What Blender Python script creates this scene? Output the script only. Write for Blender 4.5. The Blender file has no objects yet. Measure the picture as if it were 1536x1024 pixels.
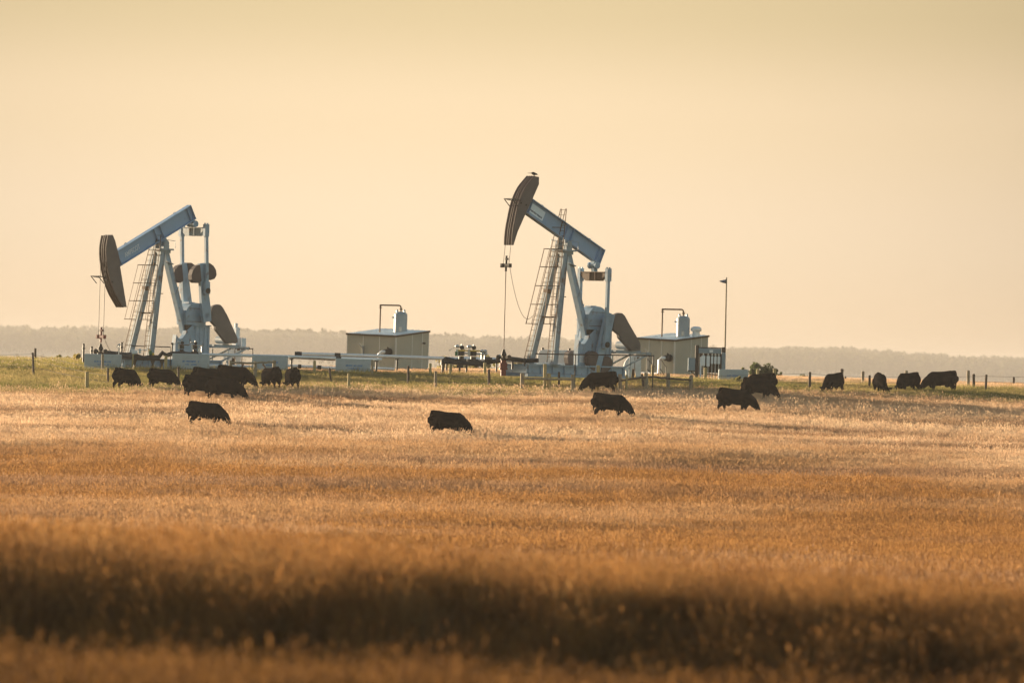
import bpy, bmesh, math, random
from mathutils import Vector, Matrix, noise
random.seed(7)
rnd = random.random
def U(a, b): return a + (b - a) * rnd()

# ------------------------------------------------------------------ survey
F = 8533.0; ROLL = math.radians(1.5); ZC = 1.35
CR, SR = math.cos(ROLL), math.sin(ROLL)
def uv(px, py):
    dx, dy = px - 768, py - 512
    return CR * dx + SR * dy, -SR * dx + CR * dy
def A(px, py, d):
    u, v = uv(px, py)
    return Vector((u * d / F, d, ZC - (v - 18) * d / F))

PROF = [(-400, -6), (-60, -1.2), (0, -.3), (40, -1.85), (48, -2.15), (53.5, -2.42), (57.5, -2.78), (61, -3.05), (66, -3.1), (69, -2.8), (73.8, -2.0), (75.8, -1.9), (80, -2.0),
        (95, -2.7), (120, -3.5), (150, -4.2), (195, -4.36), (230, -3.8), (275, -2.74), (300, -1.85), (322, -1.02), (334, -.55),
        (343, -.12), (350, 0), (385, .0), (415, -.05), (440, -.45), (520, -2.0), (700, -5), (1000, -9), (2000, -15), (4000, -22),
        (5600, -21), (6300, -14), (7300, -4.5), (7900, -3.5), (9500, 0), (14000, -40)]
def prof(d):
    for i in range(len(PROF) - 1):
        a, b = PROF[i], PROF[i + 1]
        if d <= b[0]:
            t = (d - a[0]) / (b[0] - a[0])
            # monotone-ish smooth blend using neighbouring slopes
            m0 = (b[1] - PROF[i - 1][1]) / (b[0] - PROF[i - 1][0]) if i else (b[1] - a[1]) / (b[0] - a[0])
            m1 = (PROF[i + 2][1] - a[1]) / (PROF[i + 2][0] - a[0]) if i + 2 < len(PROF) else m0
            h = b[0] - a[0]
            return ((2*t**3 - 3*t*t + 1) * a[1] + (t**3 - 2*t*t + t) * h * m0 + (-2*t**3 + 3*t*t) * b[1] + (t**3 - t*t) * h * m1)
    return PROF[-1][1]
def sstep(a, b, x):
    t = min(1, max(0, (x - a) / (b - a))); return t * t * (3 - 2 * t)
def terrain(x, d):
    # the near bank bends: its crest stands farther off and higher on the left
    dd = d
    k = sstep(30, 54, d) * (1 - sstep(90, 130, d))
    dd = d + k * (x * .2 + 1.3 * noise.noise((x * .14, 3.1, .5)) + .5 * noise.noise((x * .5, d * .2, 4.)))
    z = prof(dd)
    z += -k * sstep(66, 74, d) * x * .035 + k * .14 * noise.noise((x * .21, 7.7, .5))
    z += .0112 * (x if x < 5 else 5 - .25 * (x - 5)) * sstep(150, 250, d) * (1 - sstep(600, 1200, d)) if abs(x) < 200 else 0
    near = 1 - sstep(325, 345, d) if d < 400 else 0
    if near > 0:
        z += near * (.26 * noise.noise((x * .045, d * .07, 1.7)) + .09 * noise.noise((x * .13, d * .21, 5.2)))
        z += near * k * .12 * noise.noise((x * .7, d * .7, 9.))
    if d > 2000:
        far = sstep(2400, 6800, d) * 1.65
        px = x / max(d, 1) * F
        pts = [(-1200, .5), (-768, 0), (-400, 2.2), (0, 1.9), (330, -1.5), (430, .4), (540, -1.2), (640, -3.4), (768, -4.2), (1300, -5)]
        o = pts[-1][1] if px > 0 else pts[0][1]
        for (a, va), (b, vb) in zip(pts, pts[1:]):
            if a <= px <= b: o = va + (vb - va) * sstep(a, b, px); break
        z += far * (o + 1.6 * noise.noise((x * .0025, d * .0012, 2.)) + 1.5 * noise.noise((x * .013, d * .003, 6.)))
    return z
def ground_hit(px, py, lo=160, hi=900):
    d = lo
    while d < hi:
        p = A(px, py, d)
        if p.z <= terrain(p.x, d): break
        d += .5
    for _ in range(2):
        pass
    p = A(px, py, d); p.z = terrain(p.x, d)
    return p

sc = bpy.context.scene
COL = sc.collection

# ------------------------------------------------------------------ materials
def mat(name, col, rough=.6, metal=0., var=.12, scale=6., rust=None, rust_amt=.35, rust_scale=3., bump=0., spec=.4):
    m = bpy.data.materials.new(name); m.use_nodes = True
    nt = m.node_tree; N = nt.nodes; L = nt.links
    b = N['Principled BSDF']
    b.inputs['Roughness'].default_value = rough; b.inputs['Metallic'].default_value = metal
    b.inputs['Specular IOR Level'].default_value = spec
    tc = N.new('ShaderNodeTexCoord')
    nz = N.new('ShaderNodeTexNoise'); nz.inputs['Scale'].default_value = scale; nz.inputs['Detail'].default_value = 6
    L.new(tc.outputs['Object'], nz.inputs['Vector'])
    mx = N.new('ShaderNodeMix'); mx.data_type = 'RGBA'
    mx.inputs[6].default_value = (*[c * (1 - var * 2) for c in col], 1)
    mx.inputs[7].default_value = (*[min(1, c * (1 + var * 2)) for c in col], 1)
    L.new(nz.outputs['Fac'], mx.inputs[0])
    out = mx.outputs[2]
    if rust:
        n2 = N.new('ShaderNodeTexNoise'); n2.inputs['Scale'].default_value = rust_scale; n2.inputs['Detail'].default_value = 8
        n2.inputs['Roughness'].default_value = .7
        mp = N.new('ShaderNodeMapping'); mp.inputs['Scale'].default_value = (1, 1, .45)
        L.new(tc.outputs['Object'], mp.inputs['Vector']); L.new(mp.outputs[0], n2.inputs['Vector'])
        r = N.new('ShaderNodeMapRange'); r.inputs['From Min'].default_value = .72 - rust_amt * .4; r.inputs['From Max'].default_value = .86 - rust_amt * .4
        L.new(n2.outputs['Fac'], r.inputs['Value'])
        m2 = N.new('ShaderNodeMix'); m2.data_type = 'RGBA'
        L.new(r.outputs[0], m2.inputs[0]); L.new(out, m2.inputs[6]); m2.inputs[7].default_value = (*rust, 1)
        out = m2.outputs[2]
    L.new(out, b.inputs['Base Color'])
    if bump:
        bp = N.new('ShaderNodeBump'); bp.inputs['Strength'].default_value = bump; bp.inputs['Distance'].default_value = .02
        L.new(nz.outputs['Fac'], bp.inputs['Height']); L.new(bp.outputs[0], b.inputs['Normal'])
    return m

RUST = (.16, .075, .035)
M = {}
M['paint'] = mat('steel_blue_paint', (.285, .405, .53), .45, 0, .10, 2.5, RUST, .40, 3.5)
M['paint_worn'] = mat('worn_grey_paint', (.31, .37, .41), .5, 0, .12, 3., RUST, .5, 4.)
M['beam_blue'] = mat('blue_beam_paint', (.26, .40, .59), .4, 0, .07, 1.5, RUST, .2, 4.)
M['head'] = mat('dark_brown_paint', (.15, .126, .12), .6, 0, .12, 2., (.15, .07, .05), .3, 3.)
M['head_face'] = mat('oxide_red_steel', (.105, .068, .060), .55, 0, .15, 4.)
M['weight'] = mat('dark_cast_iron', (.11, .085, .083), .65, 0, .15, 4., (.13, .07, .05), .3)
M['guard'] = mat('brown_guard_paint', (.155, .132, .124), .6, 0, .22, .9, (.2, .17, .13), .35, 1.)
M['legs'] = mat('weathered_leg_paint', (.30, .37, .43), .5, 0, .12, 3., (.17, .085, .045), .42, 2.6)
M['dark'] = mat('dark_steel', (.05, .043, .038), .6, 0, .2, 5.)
M['rusty'] = mat('rusty_steel', (.16, .10, .065), .7, 0, .2, 6.)
M['red'] = mat('red_oxide_fitting', (.20, .05, .04), .55, 0, .15, 8.)
M['yellow'] = mat('yellow_fitting', (.62, .42, .05), .5, 0, .1, 8.)
M['green'] = mat('green_fitting', (.05, .16, .07), .5, 0, .1, 8.)
M['black'] = mat('black_insulation', (.03, .029, .03), .5, 0, .25, 10., bump=.5)
M['silver'] = mat('aluminium_cladding', (.84, .87, .90), .4, .2, .06, 3., bump=.08)
M['white'] = mat('white_paint', (.78, .80, .82), .45, 0, .05, 3., (.3, .26, .2), .15)
M['concrete'] = mat('pale_concrete', (.46, .52, .56), .85, 0, .10, 3., (.30, .30, .29), .35, 1.5, bump=.2)
M['ink'] = mat('faded_blue_ink', (.10, .24, .52), .7, 0, .2, 12.)
M['shed'] = mat('olive_tan_siding', (.41, .40, .335), .55, 0, .07, 1., (.20, .18, .14), .18, 1.6, spec=.3)
M['trim'] = mat('white_trim', (.66, .66, .62), .5, 0, .05, 3.)
M['roof'] = mat('galvanised_roof', (.74, .79, .84), .42, .55, .08, 2.)
M['fascia'] = mat('dark_brown_fascia', (.07, .05, .035), .5, 0, .1, 3.)
M['tank'] = mat('grey_tank_paint', (.33, .39, .44), .4, 0, .07, 2.)
M['galv'] = mat('galvanised_steel', (.5, .52, .54), .4, .5, .1, 5.)
M['panelblue'] = mat('slate_blue_panel', (.20, .28, .35), .5, 0, .06, 2.)
M['box'] = mat('pale_breaker_box', (.68, .76, .83), .45, 0, .05, 3.)
M['board'] = mat('dark_backboard', (.06, .05, .045), .8, 0, .2, 6.)
M['wood'] = mat('weathered_wood', (.34, .28, .20), .85, 0, .25, 9., bump=.4)
M['wood_dark'] = mat('dark_old_wood', (.12, .085, .065), .85, 0, .25, 9., bump=.4)
M['wood_new'] = mat('treated_yellow_wood', (.42, .34, .17), .8, 0, .15, 9., bump=.3)
M['wire'] = mat('fence_wire', (.22, .20, .18), .5, .6, .1, 5.)
M['sock'] = mat('faded_navy_cloth', (.16, .19, .28), .9, 0, .1, 8.)
M['letter'] = mat('white_lettering', (.62, .70, .76), .6, 0, .03, 5.)
M['decal'] = mat('pale_blue_decal', (.72, .84, .92), .5, 0, .03, 5.)
M['decal_ink'] = mat('navy_decal_ink', (.05, .09, .18), .6, 0, .03, 5.)
M['bird'] = mat('black_feathers', (.03, .027, .025), .6, 0, .2, 20.)

def cow_mat():
    m = bpy.data.materials.new('black_cow_hide'); m.use_nodes = True; nt = m.node_tree; N = nt.nodes; L = nt.links
    N.remove(N['Principled BSDF']); d = N.new('ShaderNodeBsdfDiffuse'); L.new(d.outputs[0], N['Material Output'].inputs[0])
    tc = N.new('ShaderNodeTexCoord'); z = N.new('ShaderNodeTexNoise'); z.inputs['Scale'].default_value = 2.4; z.inputs['Detail'].default_value = 6; L.new(tc.outputs['Object'], z.inputs['Vector'])
    r = N.new('ShaderNodeValToRGB'); e = r.color_ramp.elements; e[0].position = .45; e[0].color = (.0062, .0066, .0082, 1); e[1].position = .72; e[1].color = (.024, .016, .012, 1)
    L.new(z.outputs['Fac'], r.inputs[0]); L.new(r.outputs[0], d.inputs[0]); return m
M['cow'] = cow_mat()

def leaf_mat(name, cols, patch=None, patch_scale=.12, trans=.5, pal_detail=3, near=None, streak=None):
    """thin blades: diffuse + translucent; cols = colour ramp over per-tuft random, patch = second ramp picked by world noise"""
    m = bpy.data.materials.new(name); m.use_nodes = True
    nt = m.node_tree; N = nt.nodes; L = nt.links
    for n in list(N): N.remove(n)
    out = N.new('ShaderNodeOutputMaterial')
    oi = N.new('ShaderNodeObjectInfo')
    def ramp(cs):
        r = N.new('ShaderNodeValToRGB'); e = r.color_ramp.elements
        while len(e) < len(cs): e.new(.5)
        for i, c in enumerate(cs): e[i].position = i / (len(cs) - 1); e[i].color = (*c, 1)
        return r
    r1 = ramp(cols); L.new(oi.outputs['Random'], r1.inputs[0]); c = r1.outputs[0]
    if patch:
        geo = N.new('ShaderNodeNewGeometry')
        nz = N.new('ShaderNodeTexNoise'); nz.inputs['Scale'].default_value = patch_scale; nz.inputs['Detail'].default_value = pal_detail
        L.new(geo.outputs['Position'], nz.inputs['Vector'])
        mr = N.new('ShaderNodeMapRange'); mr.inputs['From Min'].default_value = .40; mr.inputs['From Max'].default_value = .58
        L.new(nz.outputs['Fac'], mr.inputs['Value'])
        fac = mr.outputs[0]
        if near:                                     # nearer grass shifts to the second ramp: coarser orange field, shade-darkened ditch
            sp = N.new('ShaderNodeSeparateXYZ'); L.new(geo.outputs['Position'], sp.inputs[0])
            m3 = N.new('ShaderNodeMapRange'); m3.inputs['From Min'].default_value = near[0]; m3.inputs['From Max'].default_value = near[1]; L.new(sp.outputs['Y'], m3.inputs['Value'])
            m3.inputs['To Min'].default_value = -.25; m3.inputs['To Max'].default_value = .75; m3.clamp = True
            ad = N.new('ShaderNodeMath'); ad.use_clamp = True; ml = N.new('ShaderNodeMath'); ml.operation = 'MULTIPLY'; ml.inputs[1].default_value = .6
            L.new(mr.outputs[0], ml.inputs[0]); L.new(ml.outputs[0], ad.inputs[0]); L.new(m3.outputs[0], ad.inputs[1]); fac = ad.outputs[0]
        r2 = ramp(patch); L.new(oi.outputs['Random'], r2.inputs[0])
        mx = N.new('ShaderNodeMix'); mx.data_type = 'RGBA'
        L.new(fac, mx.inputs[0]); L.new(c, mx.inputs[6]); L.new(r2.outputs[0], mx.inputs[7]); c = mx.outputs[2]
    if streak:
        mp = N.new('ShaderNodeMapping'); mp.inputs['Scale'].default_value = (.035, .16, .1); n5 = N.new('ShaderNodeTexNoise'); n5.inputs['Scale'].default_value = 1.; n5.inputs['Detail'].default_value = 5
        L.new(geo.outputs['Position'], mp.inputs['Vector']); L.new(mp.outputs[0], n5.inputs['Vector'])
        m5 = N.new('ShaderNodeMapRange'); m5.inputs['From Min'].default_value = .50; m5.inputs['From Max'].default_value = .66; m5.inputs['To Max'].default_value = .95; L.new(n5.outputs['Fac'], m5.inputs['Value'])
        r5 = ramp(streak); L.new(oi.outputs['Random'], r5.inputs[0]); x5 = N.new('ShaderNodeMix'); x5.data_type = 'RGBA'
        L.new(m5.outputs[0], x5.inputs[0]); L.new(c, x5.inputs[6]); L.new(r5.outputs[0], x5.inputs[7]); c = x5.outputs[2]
    d = N.new('ShaderNodeBsdfDiffuse'); t = N.new('ShaderNodeBsdfTranslucent'); s = N.new('ShaderNodeMixShader')
    s.inputs[0].default_value = trans
    L.new(c, d.inputs[0]); L.new(c, t.inputs[0]); L.new(d.outputs[0], s.inputs[1]); L.new(t.outputs[0], s.inputs[2])
    L.new(s.outputs[0], out.inputs[0])
    return m
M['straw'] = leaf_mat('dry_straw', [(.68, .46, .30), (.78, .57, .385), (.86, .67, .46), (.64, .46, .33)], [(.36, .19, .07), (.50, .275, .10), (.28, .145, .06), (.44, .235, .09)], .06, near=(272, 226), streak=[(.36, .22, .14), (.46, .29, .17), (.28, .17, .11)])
M['rough'] = leaf_mat('rough_dry_grass', [(.33, .165, .06), (.45, .23, .08), (.22, .11, .05), (.49, .28, .11)], [(.10, .054, .026), (.26, .135, .045), (.14, .072, .032), (.055, .035, .024)], .9, near=(80, 60))  # near shift puts the shade of the bank and ditch into the grass colour
M['greengrass'] = leaf_mat('green_ditch_grass', [(.14, .16, .05), (.26, .25, .08), (.44, .35, .14), (.18, .19, .06)], [(.52, .40, .19), (.30, .27, .09), (.60, .44, .22), (.44, .35, .14)], .13)
M['weed'] = leaf_mat('weedy_green', [(.13, .14, .045), (.24, .22, .075), (.38, .31, .11), (.46, .36, .15)], [(.50, .39, .13), (.18, .18, .065), (.42, .34, .12)], .12)
M['fluff'] = leaf_mat('pale_seed_fluff', [(.62, .48, .36), (.50, .38, .26), (.66, .56, .46)])
M['leaf'] = leaf_mat('shrub_leaves', [(.075, .095, .045), (.11, .13, .055), (.16, .165, .07), (.09, .11, .05)])
M['farleaf'] = leaf_mat('far_wood_leaves', [(.035, .048, .024), (.055, .066, .028), (.09, .09, .035), (.04, .052, .028)], [(.13, .11, .04), (.06, .07, .03)], .004)
M['spruce'] = leaf_mat('spruce_needles', [(.03, .045, .022), (.045, .06, .03)])

def ground_mat():
    m = bpy.data.materials.new('dry_field_soil'); m.use_nodes = True
    nt = m.node_tree; N = nt.nodes; L = nt.links; b = N['Principled BSDF']
    b.inputs['Roughness'].default_value = 1; b.inputs['Specular IOR Level'].default_value = 0
    geo = N.new('ShaderNodeNewGeometry')
    n1 = N.new('ShaderNodeTexNoise'); n1.inputs['Scale'].default_value = .25; n1.inputs['Detail'].default_value = 8
    L.new(geo.outputs['Position'], n1.inputs['Vector'])
    r = N.new('ShaderNodeValToRGB'); e = r.color_ramp.elements
    e[0].position = .3; e[0].color = (.055, .036, .024, 1); e[1].position = .7; e[1].color = (.17, .105, .06, 1)
    L.new(n1.outputs['Fac'], r.inputs[0]); L.new(r.outputs[0], b.inputs['Base Color'])
    return m
M['soil'] = ground_mat()
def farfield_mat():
    m = mat('mist_pale_fields', (.52, .45, .33), 1., 0, .2, .01); m.node_tree.nodes['Principled BSDF'].inputs['Specular IOR Level'].default_value = 0  # pale field tone also stands in for low mist at the hill foot
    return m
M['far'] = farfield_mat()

# ------------------------------------------------------------------ mesh helpers
class MB:
    def __init__(s): s.v = []; s.f = []; s.m = []; s.cur = 0; s.isl = []
    def add(s, vs, fs):
        o = len(s.v); s.v += [tuple(v) for v in vs]; s.isl.append((o, len(s.v), len(s.f), len(s.f) + len(fs)))
        for f in fs: s.f.append([i + o for i in f]); s.m.append(s.cur)
    def box(s, c, size, R=None):
        x, y, z = [k / 2 for k in size]; c = Vector(c)
        vs = [Vector((a * x, b * y, d * z)) for a in (-1, 1) for b in (-1, 1) for d in (-1, 1)]
        if R is not None: vs = [R @ v for v in vs]
        s.add([c + v for v in vs], [(0, 1, 3, 2), (4, 6, 7, 5), (0, 4, 5, 1), (2, 3, 7, 6), (0, 2, 6, 4), (1, 5, 7, 3)])
    def bbox(s, lo, hi): s.box([(a + b) / 2 for a, b in zip(lo, hi)], [b - a for a, b in zip(lo, hi)])
    def bar(s, a, b, w, h, up=(0, 1, 0), w2=None, h2=None):
        """rectangular bar a->b: w measured along 'up', h across"""
        a, b = Vector(a), Vector(b); t = (b - a).normalized(); u = Vector(up); u = (u - t * u.dot(t)).normalized(); n = t.cross(u)
        w2 = w if w2 is None else w2; h2 = h if h2 is None else h2
        vs = []
        for p, ww, hh in ((a, w, h), (b, w2, h2)):
            for i, j in ((-1, -1), (1, -1), (1, 1), (-1, 1)): vs.append(p + u * (i * ww / 2) + n * (j * hh / 2))
        s.add(vs, [(3, 2, 1, 0), (4, 5, 6, 7), (0, 1, 5, 4), (1, 2, 6, 5), (2, 3, 7, 6), (3, 0, 4, 7)])
    def tube(s, pts, r, n=8, cap=True):
        pts = [Vector(p) for p in pts]; rs = r if isinstance(r, (list, tuple)) else [r] * len(pts)
        vs = []; ref = None
        for i, p in enumerate(pts):
            t = (pts[min(i + 1, len(pts) - 1)] - pts[max(i - 1, 0)]).normalized()
            if ref is None: ref = Vector((0, 0, 1)) if abs(t.z) < .9 else Vector((1, 0, 0))
            u = (ref - t * ref.dot(t)).normalized(); w = t.cross(u); ref = u
            for k in range(n):
                a = 2 * math.pi * k / n; vs.append(p + (u * math.cos(a) + w * math.sin(a)) * rs[i])
        fs = [(i * n + k, i * n + (k + 1) % n, (i + 1) * n + (k + 1) % n, (i + 1) * n + k) for i in range(len(pts) - 1) for k in range(n)]
        if cap: fs += [tuple(reversed(range(n))), tuple(range((len(pts) - 1) * n, len(pts) * n))]
        s.add(vs, fs)
    def lathe(s, prof, c=(0, 0, 0), n=24):
        vs = []; c = Vector(c)
        for r, z in prof:
            for k in range(n):
                a = 2 * math.pi * k / n; vs.append(c + Vector((r * math.cos(a), r * math.sin(a), z)))
        m = len(prof)
        fs = [(i * n + k, i * n + (k + 1) % n, (i + 1) * n + (k + 1) % n, (i + 1) * n + k) for i in range(m - 1) for k in range(n)]
        fs += [tuple(reversed(range(n))), tuple(range((m - 1) * n, m * n))]
        s.add(vs, fs)
    def prism(s, poly, y0, y1, f=None):
        """poly in (x, z), extruded along y"""
        f = f or (lambda x, y, z: (x, y, z)); n = len(poly)
        ar = sum(poly[i][0] * poly[(i + 1) % n][1] - poly[(i + 1) % n][0] * poly[i][1] for i in range(n))
        if ar < 0: poly = poly[::-1]
        vs = [f(x, y0, z) for x, z in poly] + [f(x, y1, z) for x, z in poly]
        fs = [tuple(range(n)), tuple(reversed(range(n, 2 * n)))] + [(i, i + n, (i + 1) % n + n, (i + 1) % n) for i in range(n)]
        s.add(vs, fs)
    def ell(s, c, r, R=None, nu=10, nv=8):
        c = Vector(c); vs = []
        for i in range(nv + 1):
            th = math.pi * i / nv
            for k in range(nu):
                a = 2 * math.pi * k / nu
                v = Vector((r[0] * math.sin(th) * math.cos(a), r[1] * math.sin(th) * math.sin(a), r[2] * math.cos(th)))
                vs.append(c + (R @ v if R is not None else v))
        s.add(vs, [(i * nu + k, (i + 1) * nu + k, (i + 1) * nu + (k + 1) % nu, i * nu + (k + 1) % nu) for i in range(nv) for k in range(nu)])
    def pieces(s):
        """far-apart shapes become parts of their own"""
        bb = []
        for a, b, _, _ in s.isl:
            vs = s.v[a:b]; bb.append(([min(v[i] for v in vs) for i in range(3)], [max(v[i] for v in vs) for i in range(3)]))
        n = len(bb); g = list(range(n)); sz = [max(h[i] - l[i] for i in range(3)) for l, h in bb]
        def find(i):
            while g[i] != i: i = g[i]
            return i
        for i in range(n):
            for j in range(i):
                gap = math.sqrt(sum(max(0, bb[i][0][k] - bb[j][1][k], bb[j][0][k] - bb[i][1][k]) ** 2 for k in range(3)))
                if gap <= max(.02, .42 * max(sz[i], sz[j])): g[find(i)] = find(j)
        groups = {}
        for i in range(n): groups.setdefault(find(i), []).append(i)
        if len(groups) == 1: return [s]
        out = []
        for ids in groups.values():
            m = MB()
            for i in ids:
                a, b, fa, fb = s.isl[i]
                for f in s.m[fa:fa + 1]: m.cur = f
                m.add(s.v[a:b], [[k - a for k in f] for f in s.f[fa:fb]])
            out.append(m)
        return out
    def mesh(s, name, mats, smooth=False, bevel=0):
        me = bpy.data.meshes.new(name); me.from_pydata(s.v, [], s.f); me.update()
        if not isinstance(mats, (list, tuple)): mats = [mats]
        for m in mats: me.materials.append(m)
        if len(mats) > 1: me.polygons.foreach_set('material_index', s.m)
        if smooth or bevel:
            bm = bmesh.new(); bm.from_mesh(me)
            if bevel:
                es = [e for e in bm.edges if len(e.link_faces) == 2 and e.calc_face_angle(0) > .6]
                bmesh.ops.bevel(bm, geom=es, offset=bevel, segments=1, affect='EDGES', clamp_overlap=True)
            if smooth:
                for f in bm.faces: f.smooth = True
                for e in bm.edges:
                    if len(e.link_faces) == 2 and e.calc_face_angle(0) > .7: e.smooth = False
            bm.to_mesh(me); bm.free()
        return me
    def build(s, name, mats, parent=None, smooth=False, bevel=0, loc=None, rz=0):
        """pivot: vertices are given in parent space"""
        ps = s.pieces() if 1 < len(s.isl) < 60 and name not in ('foliage', 'stem', 'wall') else [s]
        for extra in ps[1:]: extra.build(name, mats, parent, smooth, bevel, loc, rz)
        o = bpy.data.objects.new(name, ps[0].mesh(name, mats, smooth, bevel)); COL.objects.link(o)
        if parent: o.parent = parent
        if loc is not None: o.location = loc; o.rotation_euler.z = rz
        return o
def tag(o, label, cat, group=None, kind=None):
    if label: o['label'] = label
    if cat: o['category'] = cat
    if group: o['group'] = group
    if kind: o['kind'] = kind
    return o
def thing(name, label, cat, loc=(0, 0, 0), rz=0, group=None):
    o = bpy.data.objects.new(name, None); COL.objects.link(o); o.empty_display_size = .3
    o.location = loc; o.rotation_euler.z = rz
    return tag(o, label, cat, group)
def text_mesh(txt, size, depth=.004, bold=0.):
    cu = bpy.data.curves.new('txt', 'FONT'); cu.body = txt; cu.size = size; cu.extrude = depth; cu.offset = bold; cu.align_x = 'LEFT'
    o = bpy.data.objects.new('txt', cu); COL.objects.link(o)
    dg = bpy.context.evaluated_depsgraph_get(); me = bpy.data.meshes.new_from_object(o.evaluated_get(dg))
    bpy.data.objects.remove(o); bpy.data.curves.remove(cu); return me
def put_text(txt, width, origin, right, up, m, parent, height=None, name='lettering', bold=0.):
    me = text_mesh(txt, 1., .01, bold)
    xs = [v.co.x for v in me.vertices]; ys = [v.co.y for v in me.vertices]
    w = max(xs) - min(xs); hgt = max(ys) - min(ys)
    sx = width / w; sy = height / hgt if height else sx
    right, up = Vector(right), Vector(up); nn = right.cross(up)
    for v in me.vertices:
        v.co = Vector(origin) + right * ((v.co.x - min(xs)) * sx) + up * ((v.co.y - min(ys)) * sy) + nn * (v.co.z * .3 + .002)
    me.materials.clear(); me.materials.append(m)
    o = bpy.data.objects.new(name, me); COL.objects.link(o); o.parent = parent; return o

# ------------------------------------------------------------------ setting: ground, hills
def sheet(name, rows, cols, xf, m):
    vs = []; fs = []
    for d in rows:
        for t in cols: x = xf(t, d); vs.append((x, d, terrain(x, d)))
    n = len(cols)
    for i in range(len(rows) - 1):
        for j in range(n - 1): fs.append((i * n + j, i * n + j + 1, (i + 1) * n + j + 1, (i + 1) * n + j))
    me = bpy.data.meshes.new(name); me.from_pydata(vs, [], fs); me.materials.append(m)
    for p in me.polygons: p.use_smooth = True
    o = bpy.data.objects.new(name, me); COL.objects.link(o); o['kind'] = 'structure'; return o
rows = [-400, -200, -100, -60, -30, -10] + [i * 3. for i in range(0, 18)] + [54 + i * .8 for i in range(70)] + [110 + 2.5 * i for i in range(145)] + \
       [475, 500, 540, 600, 700, 850, 1000, 1300, 1600, 2000, 2500, 3000]
cols = [-1, -.7, -.45] + [-.3 + .6 * i / 90 for i in range(91)] + [.45, .7, 1]
W = lambda d: 130 + max(0, d) * .45 if d < 3000 else 1480
sheet('ground', rows, cols, lambda t, d: t * W(d), M['soil'])
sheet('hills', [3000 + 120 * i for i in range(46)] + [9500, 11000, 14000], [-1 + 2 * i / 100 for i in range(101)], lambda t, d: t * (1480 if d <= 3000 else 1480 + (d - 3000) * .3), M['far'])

# ------------------------------------------------------------------ instanced ground cover (stuff)
KIT = bpy.data.collections.new('kit')          # source tufts, never linked to the scene
def kit(name, meshes):
    c = bpy.data.collections.new(name)
    for i, me in enumerate(meshes): c.objects.link(bpy.data.objects.new(f'{name}_source', me))
    return c
def tuft(n, R, h0, h1, w, lean, head=None, headm=1, mats=None, droop=.3):
    mb = MB()
    for _ in range(n):
        a, r = U(0, 6.283), R * math.sqrt(rnd()); x, y = r * math.cos(a), r * math.sin(a)
        h = U(h0, h1); la = U(0, 6.283); l = lean * U(.2, 1) * h; lx, ly = l * math.cos(la), l * math.sin(la)
        fa = U(0, 6.283); wx, wy = math.cos(fa) * w * U(.6, 1.3) / 2, math.sin(fa) * w * U(.6, 1.3) / 2
        m1 = (x + lx * .35, y + ly * .35, h * .55); tp = (x + lx, y + ly, h * (1 - droop * rnd() * .3))
        mb.cur = 0
        mb.add([(x - wx, y - wy, -.05), (x + wx, y + wy, -.05), (m1[0] + wx * .8, m1[1] + wy * .8, m1[2]), (m1[0] - wx * .8, m1[1] - wy * .8, m1[2]), tp],
               [(0, 1, 2, 3), (3, 2, 4)])
        if head and rnd() < head[0]:
            mb.cur = headm; hw, hh = head[1] * U(.7, 1.3), head[2] * U(.7, 1.3)
            tx, ty, tz = tp; b = (tx - lx * .12, ty - ly * .12, tz - hh * .4); t2 = (tx + lx * .15, ty + ly * .15, tz + hh * .6)
            for q in (fa, fa + 1.57):
                cx, cy = math.cos(q) * hw / 2, math.sin(q) * hw / 2
                mb.add([b, (tx + cx, ty + cy, tz), t2, (tx - cx, ty - cy, tz)], [(0, 1, 2, 3)])
    return mb.mesh('tuft', mats)
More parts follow.
